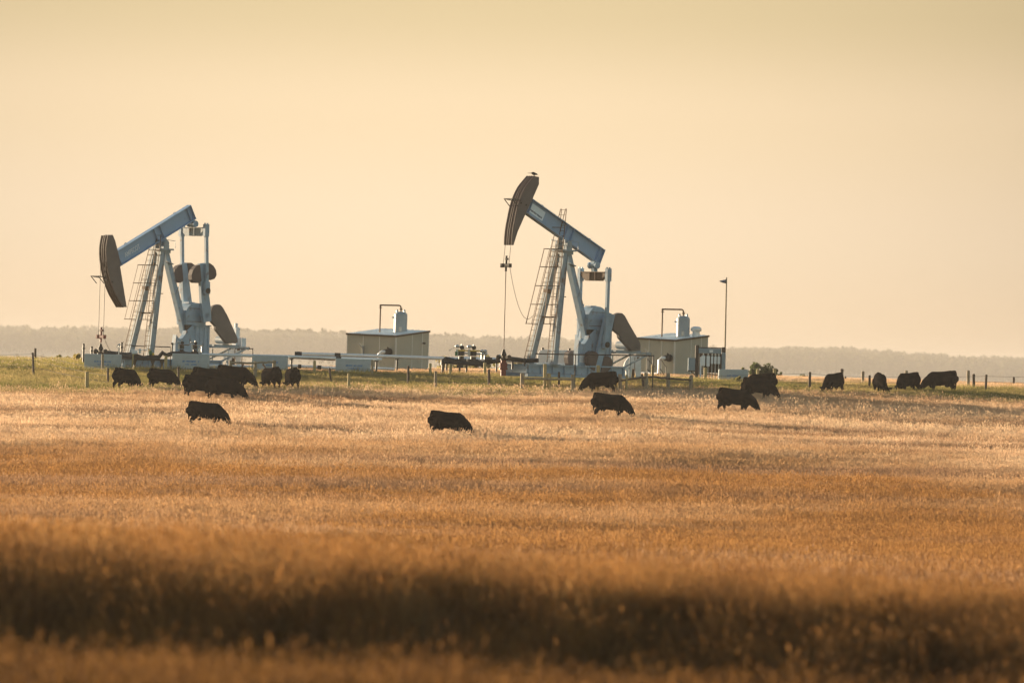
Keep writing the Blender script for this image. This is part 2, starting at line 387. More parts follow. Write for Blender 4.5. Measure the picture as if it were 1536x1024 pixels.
def scatter(name, label, cat, kitcol, region, density, smin, smax, seed=1, dens_noise=None, tilt=0., step=None):
    """region: (x-half-width function, d0, d1, shape(x,d)->0..1 density)"""
    half, d0, d1, shape = region
    step = step or max(.5, (d1 - d0) / 160)
    nr = int((d1 - d0) / step) + 1; nc = 70
    vs = []; fs = []; ds = []
    for i in range(nr):
        d = d0 + (d1 - d0) * i / (nr - 1)
        for j in range(nc):
            x = half(d) * (2 * j / (nc - 1) - 1); vs.append((x, d, terrain(x, d) - .01)); ds.append(max(0., shape(x, d)))
    for i in range(nr - 1):
        for j in range(nc - 1): fs.append((i * nc + j, i * nc + j + 1, (i + 1) * nc + j + 1, (i + 1) * nc + j))
    me = bpy.data.meshes.new(name); me.from_pydata(vs, [], fs)
    at = me.attributes.new('dens', 'FLOAT', 'POINT'); at.data.foreach_set('value', ds)
    o = bpy.data.objects.new(name, me); COL.objects.link(o); tag(o, label, cat, None, 'stuff')
    ng = bpy.data.node_groups.new(name, 'GeometryNodeTree')
    ng.interface.new_socket('Geometry', in_out='INPUT', socket_type='NodeSocketGeometry'); ng.interface.new_socket('Geometry', in_out='OUTPUT', socket_type='NodeSocketGeometry')
    N = ng.nodes; L = ng.links
    gi = N.new('NodeGroupInput'); go = N.new('NodeGroupOutput')
    dp = N.new('GeometryNodeDistributePointsOnFaces'); dp.inputs['Seed'].default_value = seed
    na = N.new('GeometryNodeInputNamedAttribute'); na.data_type = 'FLOAT'; na.inputs['Name'].default_value = 'dens'
    mu = N.new('ShaderNodeMath'); mu.operation = 'MULTIPLY'; mu.inputs[1].default_value = density
    L.new(na.outputs['Attribute'], mu.inputs[0]); L.new(mu.outputs[0], dp.inputs['Density']); L.new(gi.outputs[0], dp.inputs['Mesh'])
    ci = N.new('GeometryNodeCollectionInfo'); ci.inputs['Collection'].default_value = kitcol; ci.inputs['Separate Children'].default_value = True; ci.inputs['Reset Children'].default_value = True
    ip = N.new('GeometryNodeInstanceOnPoints'); ip.inputs['Pick Instance'].default_value = True
    rv = N.new('FunctionNodeRandomValue'); rv.data_type = 'FLOAT_VECTOR'; rv.inputs[0].default_value = (-tilt, -tilt, 0); rv.inputs[1].default_value = (tilt, tilt, 6.283); rv.inputs['Seed'].default_value = seed + 5
    rs = N.new('FunctionNodeRandomValue'); rs.data_type = 'FLOAT'; rs.inputs[2].default_value = smin; rs.inputs[3].default_value = smax; rs.inputs['Seed'].default_value = seed + 9
    L.new(dp.outputs['Points'], ip.inputs['Points']); L.new(ci.outputs[0], ip.inputs['Instance'])
    L.new(rv.outputs[0], ip.inputs['Rotation']); L.new(rs.outputs[1], ip.inputs['Scale']); L.new(ip.outputs[0], go.inputs[0])
    md = o.modifiers.new('cover', 'NODES'); md.node_group = ng
    return o
hw = lambda extra: (lambda d: .092 * d + extra)
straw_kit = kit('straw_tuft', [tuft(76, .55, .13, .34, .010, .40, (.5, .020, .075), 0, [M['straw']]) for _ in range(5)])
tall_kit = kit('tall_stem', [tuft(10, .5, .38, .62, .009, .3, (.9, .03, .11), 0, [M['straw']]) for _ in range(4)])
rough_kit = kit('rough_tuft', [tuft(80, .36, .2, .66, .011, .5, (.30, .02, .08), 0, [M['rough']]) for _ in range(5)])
green_kit = kit('green_tuft', [tuft(90, .5, .18, .42, .014, .6, (.15, .02, .08), 0, [M['greengrass']]) for _ in range(4)])
weed_kit = kit('weed_clump', [tuft(60, .35, .25, .62, .022, .5, (.06, .045, .06), 1, [M['weed'], M['fluff']]) for _ in range(4)])
def nz(x, y, s, o=0.): return noise.noise((x * s, y * s, o))
TALL = [ground_hit(310, 645), ground_hit(673, 660)]
def near_cow(x, d): return sum(3.5 * math.exp(-(((x - p.x) / 2.2) ** 2 + ((d - p.y + 1.2) / 1.8) ** 2)) for p in TALL)
def f_field(x, d):
    q = 319 + 4 * nz(x, 0, .1, 3) - 5 * sstep(-16, -28, x) + 7 * sstep(2, 10, x)
    e = sstep(90, 96, d) * (1 - .4 * sstep(170, 150, d)) * (1 - sstep(q, q + 8, d))
    return e * (.75 + .55 * nz(x * .5, d, .07, 8))
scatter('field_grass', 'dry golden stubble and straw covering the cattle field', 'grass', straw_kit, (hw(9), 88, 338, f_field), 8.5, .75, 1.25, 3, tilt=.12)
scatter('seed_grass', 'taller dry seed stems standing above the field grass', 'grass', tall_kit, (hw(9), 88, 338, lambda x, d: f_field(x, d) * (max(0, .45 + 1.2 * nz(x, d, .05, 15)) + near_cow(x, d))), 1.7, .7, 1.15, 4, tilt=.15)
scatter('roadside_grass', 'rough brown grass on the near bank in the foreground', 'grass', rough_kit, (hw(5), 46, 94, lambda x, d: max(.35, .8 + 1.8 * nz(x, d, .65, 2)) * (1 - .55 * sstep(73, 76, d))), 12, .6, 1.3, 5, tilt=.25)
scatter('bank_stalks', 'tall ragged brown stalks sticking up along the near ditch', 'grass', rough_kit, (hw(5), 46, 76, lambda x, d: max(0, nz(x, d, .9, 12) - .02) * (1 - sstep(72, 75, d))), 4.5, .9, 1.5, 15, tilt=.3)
def f_green(x, d):
    c = 335 + 2 * nz(x, 0, .08, 1); q = 318 + 4 * nz(x, 0, .1, 3) - 6 * sstep(-16, -28, x) + 9 * sstep(2, 10, x); return (sstep(c - 5, c - 1, d) * (1 - sstep(c + 3, c + 7, d))) * (.8 + .5 * nz(x, d, .2, 7)) * (1 + .5 * sstep(8, 20, x)) + (sstep(q - 4, q + 4, d) * (1 - sstep(340, 344, d))) * (.45 + .35 * nz(x, d, .15, 17))
scatter('ditch_grass', 'green grass strip along the ditch under the fence', 'grass', green_kit, (hw(9), 310, 346, f_green), 9, .7, 1.2, 6, tilt=.15)
def f_pad(x, d):
    e = sstep(338, 341, d) * (1 - sstep(347, 352, d)) + .55 * sstep(352, 356, d) * (1 - sstep(415, 440, d)); return e * (.7 + .5 * nz(x, d, .12, 4))
scatter('pad_grass', 'short dry grass around the oil pad', 'grass', straw_kit, (hw(9), 337, 450, f_pad), 6, .45, .9, 7, tilt=.1)
def f_weed(x, d):
    c = 338.3 + 1.2 * nz(x, 0, .1, 6)
    L_ = 1 - sstep(-12, -7, x)
    e = sstep(c - 4, c - 1, d) * (1 - sstep(c + 2, c + 4, d)) * L_ * (.8 + .8 * nz(x, d, .35, 7))
    e += 1.3 * (1 - sstep(-29, -25.2, x)) * sstep(336, 341, d) * (1 - sstep(405, 415, d)) * (.9 + .6 * nz(x, d, .2, 7))
    return e
scatter('pad_weeds', 'weedy green plants with pale flower heads along the oil pad edge', 'weeds', weed_kit, (lambda d: .092 * d + 8, 333, 418, f_weed), 3.2, .7, 1.25, 8, tilt=.2)

# far wood on the hills
def crown(mb, c, r, n, s):
    for _ in range(n):
        v = Vector((random.gauss(0, 1), random.gauss(0, 1), random.gauss(0, 1))).normalized() * (.55 + .5 * rnd())
        p = Vector(c) + Vector((v.x * r[0], v.y * r[1], v.z * r[2]))
        a = Vector((random.gauss(0, 1), random.gauss(0, 1), random.gauss(0, 1))).normalized(); b = a.orthogonal().normalized(); ss = s * U(.6, 1.3)
        mb.add([p - a * ss - b * ss * .6, p + a * ss - b * ss * .6, p + a * ss * .8 + b * ss * .6, p - a * ss * .8 + b * ss * .6], [(0, 1, 2, 3)])
def far_tree():
    mb = MB(); mb.tube([(0, 0, -1), (0, 0, 5)], [.25, .15], 5)
    for k in range(6):
        crown(mb, (U(-1.8, 1.8), U(-1.8, 1.8), U(4, 9.5)), (U(1.3, 2.4), U(1.3, 2.4), U(1.2, 2.2)), 60, .5)
    return mb.mesh('far_tree', M['farleaf'])
def far_spruce():
    mb = MB(); mb.tube([(0, 0, -1), (0, 0, 12)], [.25, .04], 5)
    for k in range(260):
        t = rnd(); z = 1.5 + 12.5 * t; r = (1 - t) * 2.3 * math.sqrt(rnd()) + .1; a = U(0, 6.28)
        p = Vector((r * math.cos(a), r * math.sin(a), z)); q = Vector((math.cos(a), math.sin(a), -.5)) * .55; w = Vector((-math.sin(a), math.cos(a), 0)) * .3
        mb.add([p - w, p + w, p + q], [(0, 1, 2)])
    return mb.mesh('far_spruce', M['spruce'])
wood_kit = kit('far_tree', [far_tree() for _ in range(5)]); spruce_kit = kit('far_spruce', [far_spruce() for _ in range(3)])
scatter('far_wood', 'hazy wood of broadleaf trees covering the far hills', 'woodland', wood_kit, (lambda d: .112 * d, 6200, 7650, lambda x, d: sstep(6300, 6600, d + 170 * nz(x, d, .004, 3)) * max(.1, .8 + 1.1 * nz(x, d, .012, 2))), .0075, .7, 2.3, 11, step=20)
scatter('far_spruces', 'scattered spruce tops standing above the far wood', 'woodland', spruce_kit, (lambda d: .112 * d, 6700, 7500, lambda x, d: max(0, .05 + nz(x, d, .005, 22))), .0007, 1.0, 1.7, 12, step=25)
scatter('valley_scrub', 'faint hazy clumps of scrub in the valley below the hills', 'scrub', wood_kit, (lambda d: .112 * d, 3600, 5900, lambda x, d: max(0, nz(x, d, .004, 31) - .12)), .003, .45, .9, 13, step=40)

# ------------------------------------------------------------------ pumpjacks
TH = math.radians(42)
CT, ST = math.cos(TH), math.sin(TH)
def pump(label, O, P):
    root = thing('pumpjack', label, 'oil pumpjack', O, math.pi + TH, 'pumpjacks on the oil pad')
    S = lambda px, py, Y: loc_of(O, px, py, Y)
    # skid
    mb = MB()
    for y in (-1.0, 1.0):
        mb.bbox((-3.9, y - .12, .52), (3.85, y + .12, .60)); mb.bbox((-3.9, y - .012, .06), (3.85, y + .012, .52)); mb.bbox((-3.9, y - .12, -.1), (3.85, y + .12, .06))
        for i in range(9): x = -3.7 + i * .93; mb.bbox((x, y - .11, .06), (x + .02, y + .11, .52))
    for x in (-3.8, -2.2, -.6, 1.7, 3.72): mb.bbox((x, -.98, .1), (x + .12, .98, .5))
    mb.build('skid', M['paint'], root)
    # samson post
    for sy in (-1, 1):
        mb = MB(); a = Vector((.5, .3 * sy, 7.25)); b = Vector((1.78, 1.02 * sy, .62))
        ax = (b - a).normalized(); up = Vector((0, 1, 0)); n_ = ax.cross(up).normalized()
        mb.bar(a, b, .25, .31)                                     # boxed section with two flange lips
        for k in (-1, 1): mb.bar(a + n_ * .165 * k, b + n_ * .165 * k, .33, .03)
        mb.bbox((1.5, 1.02 * sy - .3, .602), (2.1, 1.02 * sy + .3, .65))
        mb.build('front_leg', M['legs'], root)
    mb = MB(); a, b = Vector((.0, 0, 7.1)), Vector((-1.66, 0, 2.2))
    mb.bar(a, b, .38, .30, (0, 1, 0))
    mb.bar(a + Vector((-.06, 0, .1)), b + Vector((-.20, 0, .04)), .42, .03)
    for k in range(3): 
        p = a.lerp(b, .45 + .17 * k) + Vector((-.17, .15, .03)); mb.bar(p, p + Vector((-.05, .02, 0)), .12, .16)
    mb.build('rear_leg', M['paint'], root)
    mb = MB()                                                      # cross bracing between the front legs
    for z in (6.35, 3.35):
        t = (7.25 - z) / 6.63; x = .5 + 1.28 * t; w = .3 + .72 * t; mb.tube([(x, -w, z), (x, w, z)], .045, 8)
    mb.box((.62, .0, 4.55), (.2, 1.15, .05)); mb.box((1.0, -.55, 4.85), (.32, .3, .26))
    mb.build('crossbar', M['rusty'], root)
    mb = MB(); mb.bbox((-.25, -.55, 7.18), (.85, .55, 7.28)); mb.bbox((-.1, -.42, 7.0), (.7, .42, 7.18))
    for y in (-.38, .38): mb.bbox((.08, y - .12, 7.28), (.52, y + .12, 7.5)); mb.tube([(.3, y - .15, 7.6), (.3, y + .15, 7.6)], .19, 14)
    mb.tube([(.3, -.56, 7.6), (.3, .56, 7.6)], .09, 12)
    mb.bar((-.35, .28, 6.35), (.1, .3, 6.5), .3, .05)
    for y in (-.6, .6): mb.tube([(-.3, y, 7.3), (-.3, y, 7.75), (.75, y, 7.85), (.8, y, 7.3)], .018, 6)
    mb.build('saddle_bearing', M['legs'], root, True)
    # ladders with cages, one on each front leg
    for sy in (-1, 1):
        lad = MB(); base = Vector((2.12, 1.02 * sy, .6)); dirv = (Vector((.84, .3 * sy, 7.25)) - Vector((2.12, 1.02 * sy, .6)))
        def lp(z, y=0, x=0): t = (z - .6) / 6.65; return base + dirv * t + Vector((x, y, 0))
        top = P['ladder_top']
        for y in (-.21, .21): lad.bar(lp(.75, y), lp(top, y), .05, .022)
        z = 1.05
        while z < top: lad.tube([lp(z, -.21), lp(z, .21)], .014, 5); z += .305
        for zz in (1.4, 3.4, 5.4, 6.9):
            for y in (-.2, .2): lad.tube([lp(zz, y), lp(zz, y * .6, -.3)], .014, 5)
        L = lad.build('ladder', M['rusty'], root)
        cg = MB()
        zs = [2.95, 4.07, 5.15, 6.25] + ([7.3] if top > 9 else [])
        hoop = [(-.21, 0)] + [(-.33 * math.cos(a), .1 + .6 * math.sin(a)) for a in [math.pi * k / 10 for k in range(11)]] + [(.21, 0)]
        for zz in zs: cg.tube([lp(zz, y, x) for y, x in hoop], .022, 5)
        for a in (.75, 1.57, 2.4):
            y, x = -.33 * math.cos(a), .1 + .6 * math.sin(a); cg.bar(lp(zs[0], y, x), lp(zs[-1], y, x), .04, .008)
        if top > 9: cg.tube([lp(8.55, y, x) for y, x in hoop], .016, 5)
        cg.build('safety_cage', M['rusty'], L)
    # walking beam
    ba = P['beam']; cb, sb = math.cos(ba), math.sin(ba); B0 = Vector((.3, 0, 7.6))
    bf = lambda e, y, n: Vector((B0.x + e * cb - n * sb, y, B0.z + e * sb + n * cb))
    e0, e1, n0, n1 = -2.92, 3.72, .2, 1.14
    mb = MB()
    def ibox(ea, eb, ya, yb, na, nb):
        vs = [bf(e, y, n) for e in (ea, eb) for y in (ya, yb) for n in (na, nb)]
        mb.add(vs, [(0, 1, 3, 2), (4, 6, 7, 5), (0, 4, 5, 1), (2, 3, 7, 6), (0, 2, 6, 4), (1, 5, 7, 3)])
    ibox(e0, e1, -.20, .20, n1 - .045, n1); ibox(e0, e1, -.20, .20, n0, n0 + .045); ibox(e0 + .001, e1 - .001, -.014, .014, n0 + .045, n1 - .045)
    ibox(e0 - .02, e0, -.21, .21, n0 - .01, n1 + .01)
    for e in (-2.6, -.25, .25, 3.4):
        for s_ in (-1, 1): ibox(e - .012, e + .012, .014 if s_ > 0 else -.19, .19 if s_ > 0 else -.014, n0 + .045, n1 - .045)
    for e in (-1.7, 2.5): mb.tube([bf(e - .07, 0, n1), bf(e - .05, 0, n1 + .1), bf(e + .05, 0, n1 + .1), bf(e + .07, 0, n1)], .022, 6)
    beam = mb.build('walking_beam', M['beam_blue'], root)
    mb = MB()
    for y in (-.2, .2):
        vs = [bf(e, y + k, n) for e in (-.32, .32) for k in (-.03, .03) for n in (.0, .2)]; mb.add(vs, [(0, 1, 3, 2), (4, 6, 7, 5), (0, 4, 5, 1), (2, 3, 7, 6), (0, 2, 6, 4), (1, 5, 7, 3)])
    mb.build('bearing_bracket', M['legs'], root)
    ee = Vector((cb, 0, sb)); nn = Vector((-sb, 0, cb))
    if P['text'] == 'AMPSCOT':
        put_text('AMPSCOT', 1.28, bf(2.86, .016, .44), -ee, nn, M['letter'], beam, .30, bold=.012)
    else:
        d = MB()
        vs = [bf(e, y, n) for e in (3.42, 2.12) for y in (.016, .022) for n in (.40, .97)]
        d.add(vs, [(0, 1, 3, 2), (4, 6, 7, 5), (0, 4, 5, 1), (2, 3, 7, 6), (0, 2, 6, 4), (1, 5, 7, 3)])
        sg = d.build('sign_panel', M['decal'], beam)
        put_text('Weatherford Ampscot', 1.12, bf(3.34, .024, .46), -ee, nn, M['decal_ink'], sg, .17, bold=.03)
    # horsehead
    poly = P['head']; mb = MB(); hw_ = .33
    mb.prism(poly, -hw_, hw_); hd = mb.build('horsehead', M['head'], root)
    fr = P['front']; mb = MB()                                      # curved face plate with two raised rims
    def strip(y0, y1, off, th):
        ns = []
        for i, p in enumerate(fr):
            q0, q1 = Vector((fr[max(0, i - 1)][0], fr[max(0, i - 1)][1])), Vector((fr[min(len(fr) - 1, i + 1)][0], fr[min(len(fr) - 1, i + 1)][1]))
            t = (q1 - q0).normalized(); nrm = Vector((t.y, -t.x)); nrm = nrm if nrm.x > 0 else -nrm; ns.append(nrm)
        vs = []
        for p, q in zip(fr, ns):
            for o_, y in ((off, y0), (off, y1), (off + th, y1), (off + th, y0)): vs.append((p[0] + q.x * o_, y, p[1] + q.y * o_))
        fs = []
        for i in range(len(fr) - 1):
            for k in range(4): fs.append((i * 4 + k, i * 4 + (k + 1) % 4, i * 4 + 4 + (k + 1) % 4, i * 4 + 4 + k))
        fs += [(0, 3, 2, 1), tuple(len(fr) * 4 - 4 + k for k in range(4))]; mb.add(vs, fs)
    strip(-.34, .34, .003, .02)
    for y in (-.34, -.10, .06, .30): strip(y, y + .04, .023, .03)
    mb.build('face_plate', M['head_face'], hd)
    mb = MB(); c = P['hook']
    mb.tube([(c[0] - .3, -.36, c[1] + .05), (c[0] + .35, -.36, c[1] + .12), (c[0] + .35, .36, c[1] + .12), (c[0] - .3, .36, c[1] + .05)], .03, 6)
    mb.tube([(c[0] + .35, -.36, c[1] + .12), (c[0] - .1, -.36, c[1] - .3)], .03, 6); mb.tube([(c[0] + .35, .36, c[1] + .12), (c[0] - .1, .36, c[1] - .3)], .03, 6)
    for q in ((c[0] - .35, c[1] - .1), (c[0] - .75, c[1] - .2)): mb.tube([(q[0], .32, q[1]), (q[0], .36, q[1])], .05, 8)
    mb.build('bridle_guard', M['dark'], hd)
    # bridle, carrier bar, polished rod
    bz = P['bar']; mb = MB(); x = 4.74
    for y in (-.24, .24): mb.tube([(P['hang'][0], y, P['hang'][1]), (x, y, bz + .1)], .016, 6)
    bl = mb.build('bridle', M['dark'], root)
    mb = MB(); mb.bbox((x - .09, -.36, bz - .08), (x + .09, .36, bz + .06)); mb.tube([(x, 0, bz + .06), (x, 0, bz + .55)], .07, 8)
    for y in (-.3, .3): mb.bbox((x - .11, y - .07, bz - .13), (x + .11, y + .07, bz + .1))
    mb.bbox((x - .06, -.05, bz + .3), (x + .06, .14, bz + .42)); mb.tube([(x, 0, bz - .08), (x, 0, bz - .35)], .06, 8); mb.build('carrier_bar', M['red'] if P['beam'] < 0 else M['dark'], root)
    mb = MB(); mb.tube([(x, 0, P['rodtop']), (x, 0, 1.0)], .024, 6); mb.build('polished_rod', M['rusty'], root)
    mb = MB(); mb.tube([Vector((x, .3, bz)).lerp(Vector(P['hose'][1]), t) + Vector((0, 0, -P['hose'][0] * 4 * t * (1 - t))) for t in [k / 16 for k in range(17)]], .014, 5)
    mb.build('hose', M['dark'], root)
    # equalizer, pitmans
    ez = P['eqz']; ex = -2.2
    mb = MB(); mb.add([(ex + dx, y, z) for dx in (-.14, .14) for y, z in ((-1.02, ez), (1.02, ez), (1.02, ez - .2), (.62, ez - .5), (-.62, ez - .5), (-1.02, ez - .2))],
                      [(0, 1, 2, 3, 4, 5), (11, 10, 9, 8, 7, 6), (0, 6, 7, 1), (1, 7, 8, 2), (2, 8, 9, 3), (3, 9, 10, 4), (4, 10, 11, 5), (5, 11, 6, 0)])
    mb.bbox((ex - .19, -1.02, ez + .001), (ex + .19, 1.02, ez + .03))
    for y in (-.24, .24): mb.bbox((ex + .141, y - .02, ez - .47), (ex + .2, y + .02, ez - .001)); mb.bbox((ex - .2, y - .02, ez - .47), (ex - .141, y + .02, ez - .001))
    mb.build('equalizer', M['paint_worn'] if P['beam'] < 0 else M['rusty'], root)
    eb = bf(-2.68, 0, .0)
    mb = MB(); mb.tube([(eb.x, -.32, eb.z), (eb.x, .32, eb.z)], .15, 14); mb.bar(bf(-2.68, 0, .2), eb, .3, .34); mb.bar(eb, (ex, 0, ez + .02), .26, .26)
    for y in (-.3, .3): mb.tube([(eb.x, y - .05, eb.z), (eb.x, y + .05, eb.z)], .2, 14)
    mb.build('equalizer_bearing', M['paint'], root, True)
    sh = Vector((-2.6, 0, 3.3)); ca = P['crank']; cd = Vector((math.cos(ca), 0, math.sin(ca))); cn = Vector((-cd.z, 0, cd.x))
    for sy in (-1, 1):
        y = 1.18 * sy; pin = sh + cd * 1.52
        mb = MB(); tp = Vector((ex, y, ez + .1)); bt = Vector((pin.x, y, pin.z))
        mb.bar(tp, bt, .16, .2); mb.bar(tp + Vector((0, 0, .12)), tp - Vector((0, 0, .62)), .22, .32); mb.bar(bt + (tp - bt).normalized() * .55, bt - (tp - bt).normalized() * .2, .22, .36)
        for dx in (-.1, .1): mb.tube([(ex + dx, y, ez + .1), (ex + dx, y, ez + .3)], .05, 8)
        pt = mb.build('pitman_arm', M['paint'], root)
        mb = MB(); mb.tube([(pin.x, y - .2 * sy, pin.z), (pin.x, y + .16 * sy, pin.z)], .17, 16); mb.tube([(pin.x, y + .16 * sy, pin.z), (pin.x, y + .22 * sy, pin.z)], .1, 12); mb.build('wrist_pin', M['dark'], pt, True)
        mb = MB(); yc = .88 * sy
        def cf(a, b, yy): q = sh + cd * a + cn * b; return Vector((q.x, yy, q.z))
        mb.prism([(-.38, -.30), (-.38, .30), (.5, .34), (3.2, .21), (3.2, -.21), (.5, -.34)], yc - .12, yc + .12, lambda a, y_, b: cf(a, b, y_))
        for a in (.9, 1.2, 1.52, 1.85): mb.tube([cf(a, 0, yc + .121 * sy), cf(a, 0, yc + .135 * sy)], .085, 10)
        cr = mb.build('crank', M['paint'], root, bevel=.02)
        for s2 in (-1, 1):
            wp = [(2.15, .23), (2.05, .48), (2.1, .80), (2.3, .98), (2.6, .97), (2.9, .80), (3.1, .52), (3.14, .23)]
            if s2 > 0: wp = [(a + .06, b) for a, b in wp]
            mb = MB(); mb.prism([(a, b * s2) for a, b in wp], yc - .18, yc + .18, lambda a, y_, b: cf(a, b, y_))
            mb.tube([cf(2.4, .75 * s2, yc + .181 * sy), cf(2.4, .75 * s2, yc + .20 * sy)], .06, 8)
            mb.tube([cf(2.75, .5 * s2, yc + .181 * sy), cf(2.75, .5 * s2, yc + .20 * sy)], .06, 8)
            mb.build('counterweight', M['weight'], cr, bevel=.05)
    # gearbox and pedestal
    mb = MB()
    dome = [(-1.42, 2.72), (-1.36, 3.3)] + [(-2.15 + .79 * math.cos(a), 3.3 + .76 * math.sin(a)) for a in [math.pi * k / 12 for k in range(1, 12)]] + [(-2.94, 3.3), (-2.94, 2.72)]
    mb.prism(dome, -.46, .46); mb.bbox((-3.0, -.52, 3.25), (-1.32, .52, 3.31))
    mb.tube([(-2.6, -1.0, 3.3), (-2.6, 1.0, 3.3)], .18, 14); mb.bbox((-2.2, -.25, 4.02), (-1.75, .25, 4.1))
    for y in (-.4, -.1, .2, .4): mb.tube([(-1.38, y, 3.4), (-1.32, y, 3.4)], .04, 6)
    gb = mb.build('gearbox', M['paint'], root, True)
    mb = MB(); mb.bbox((-2.75, .461, 3.7), (-1.6, .475, 3.73)); mb.bbox((-2.9, .461, 2.9), (-1.45, .475, 2.93)); mb.build('seam', M['rusty'], gb)
    mb = MB(); mb.bbox((-1.98, -.3, 2.2), (-1.5, .45, 2.7)); mb.build('gap_shade', M['dark'], root)  # solid dark box painted in for the shade in the gap under the gearbox
    mb = MB()
    ped = [(-3.25, .61), (-3.25, 2.7), (-1.9, 2.7), (-1.45, 2.35), (-1.35, 2.12), (-1.1, 1.86), (-.85, 1.86), (-.66, 2.1), (-.60, 1.6), (-.60, .61)]
    mb.prism(ped, .12, .50); mb.bbox((-3.25, -.5, .612), (-2.0, .119, 2.69)); mb.bbox((-3.3, -.6, 2.65), (-1.95, .6, 2.72))
    for x_ in (-2.1, -2.45, -2.8, -3.1): mb.tube([(x_, .53, .65), (x_, .53, 2.6)], .025, 6)
    pd = mb.build('pedestal', M['paint'], root, bevel=.02)
    if P['beam'] > 0:
        mb = MB(); mb.bbox((-1.3, .506, .78), (-.72, .516, 1.22)); mb.build('notice', M['white'], pd); mb = MB(); mb.bbox((-2.2, .506, 1.65), (-2.05, .516, 1.85)); mb.build('notice', M['white'], pd)
    # belt guard, motor, rear platform
    g = [loc_of(O, px, py, .78) for px, py in P['guard']]; gp = [(q.x, q.z) for q in g]
    mb = MB(); mb.prism(gp, .60, .86); bg = mb.build('belt_guard', M['guard'], root, bevel=.03)
    mb = MB(); mb.bbox((-6.1, -.7, 1.36), (-3.26, .9, 1.46))
    for y in (-.65, .85):
        mb.bar((-5.9, y, 1.36), (-3.3, y, .3), .08, .1); mb.bar((-6.0, y, 1.36), (-6.0, y, 1.28), .1, .1); mb.bar((-4.4, y, 1.3), (-4.4, y, -.05), .08, .08)
    mb.bbox((-5.6, -.6, 1.46), (-3.6, -.4, 1.56)); mb.bbox((-5.6, .3, 1.46), (-3.6, .5, 1.56)); mb.build('motor_platform', M['legs'], root)
    mb = MB(); mb.tube([(-4.6, -.3, 1.85), (-4.6, .58, 1.85)], .24, 16); mb.bbox((-4.85, -.2, 1.47), (-4.35, .4, 1.6)); mb.bbox((-4.75, -.1, 2.1), (-4.45, .3, 2.28)); mb.tube([(-4.6, -.42, 1.85), (-4.6, -.3, 1.85)], .22, 14)
    mb.build('electric_motor', M['legs'], root, True)
    if P['beam'] < 0:
        mb = MB(); mb.bbox((-6.05, .2, 1.47), (-5.7, .6, 2.0)); mb.bbox((-5.95, -.3, 1.47), (-5.65, .1, 2.62)); mb.tube([(-5.8, -.1, 2.6), (-5.8, -.1, 2.9)], .1, 10); mb.build('switch_box', M['box'], root, bevel=.02)
    return root
def loc_of(O, px, py, Y):
    u, v = uv(px, py); k = u / F
    X = (k * (O[1] - Y * CT) - O[0] - Y * ST) / (-CT + k * ST); d = O[1] - X * ST - Y * CT
    return Vector((X, Y, ZC - (v - 18) * d / F - O[2]))
OL = (-21.176, 345, -.135); OR = (3.067, 330, .153)
def arc_smooth(pts, n=4):
    out = []
    for i in range(len(pts) - 1):
        p0, p1, p2, p3 = [Vector(pts[min(max(k, 0), len(pts) - 1)]) for k in (i - 1, i, i + 1, i + 2)]
        for k in range(n):
            t = k / n; q = .5 * ((2 * p1) + (p2 - p0) * t + (2 * p0 - 5 * p1 + 4 * p2 - p3) * t * t + (3 * p1 - p0 - 3 * p2 + p3) * t ** 3); out.append((q.x, q.y))
    return out + [tuple(pts[-1])]
fl = arc_smooth([(4.62, 7.92), (4.74, 7.3), (4.72, 6.65), (4.58, 5.9), (4.32, 5.15), (3.95, 4.45), (3.34, 3.66)])
fr_ = arc_smooth([(2.98, 11.43), (3.7, 10.72), (4.17, 9.85), (4.45, 8.8), (4.58, 8.05), (4.60, 7.41)])
zl = lambda l, ox, oy: [(a / 5.908 + ox, b / 5.908 + oy) for a, b in l]
PL = dict(beam=math.radians(-28), text='AMPSCOT', ladder_top=8.1, front=fl, head=[(4.3, 7.98), (4.1, 7.63), (3.77, 6.69), (3.67, 6.08), (3.46, 5.2), (3.09, 3.66)] + fl[::-1],
          hook=(5.0, 5.35), bar=1.86, hang=(4.72, 6.6), rodtop=2.2, hose=(.85, (2.3, -.9, 1.6)), eqz=8.62, crank=math.radians(81.5),
          guard=zl([(1160, 190), (1185, 165), (1215, 156), (1240, 160), (1262, 182), (1300, 250), (1392, 455), (1392, 490), (1375, 502), (1290, 497), (1200, 380), (1198, 350), (1160, 310)], 120, 430))
PR = dict(beam=math.radians(25.5), text='W', ladder_top=9.65, front=fr_, head=[(2.66, 11.4), (2.65, 10.98), (3.1, 10.15), (3.6, 9.29), (4.21, 8.18), (4.5, 7.41)] + fr_[::-1],
          hook=(4.35, 9.95), bar=6.25, hang=(4.62, 7.5), rodtop=6.3, hose=(1.2, (2.3, -.3, 3.4)), eqz=6.05, crank=math.radians(-73),
          guard=zl([(1180, 450), (1195, 420), (1225, 408), (1255, 412), (1278, 432), (1320, 510), (1410, 665), (1418, 690), (1416, 745), (1335, 745), (1230, 630), (1226, 600), (1178, 560)], 720, 400))
pump('left blue-grey pumpjack, horsehead dipped low, AMPSCOT on its beam', OL, PL)
pump('right grey pumpjack, horsehead raised high with a bird on it', OR, PR)

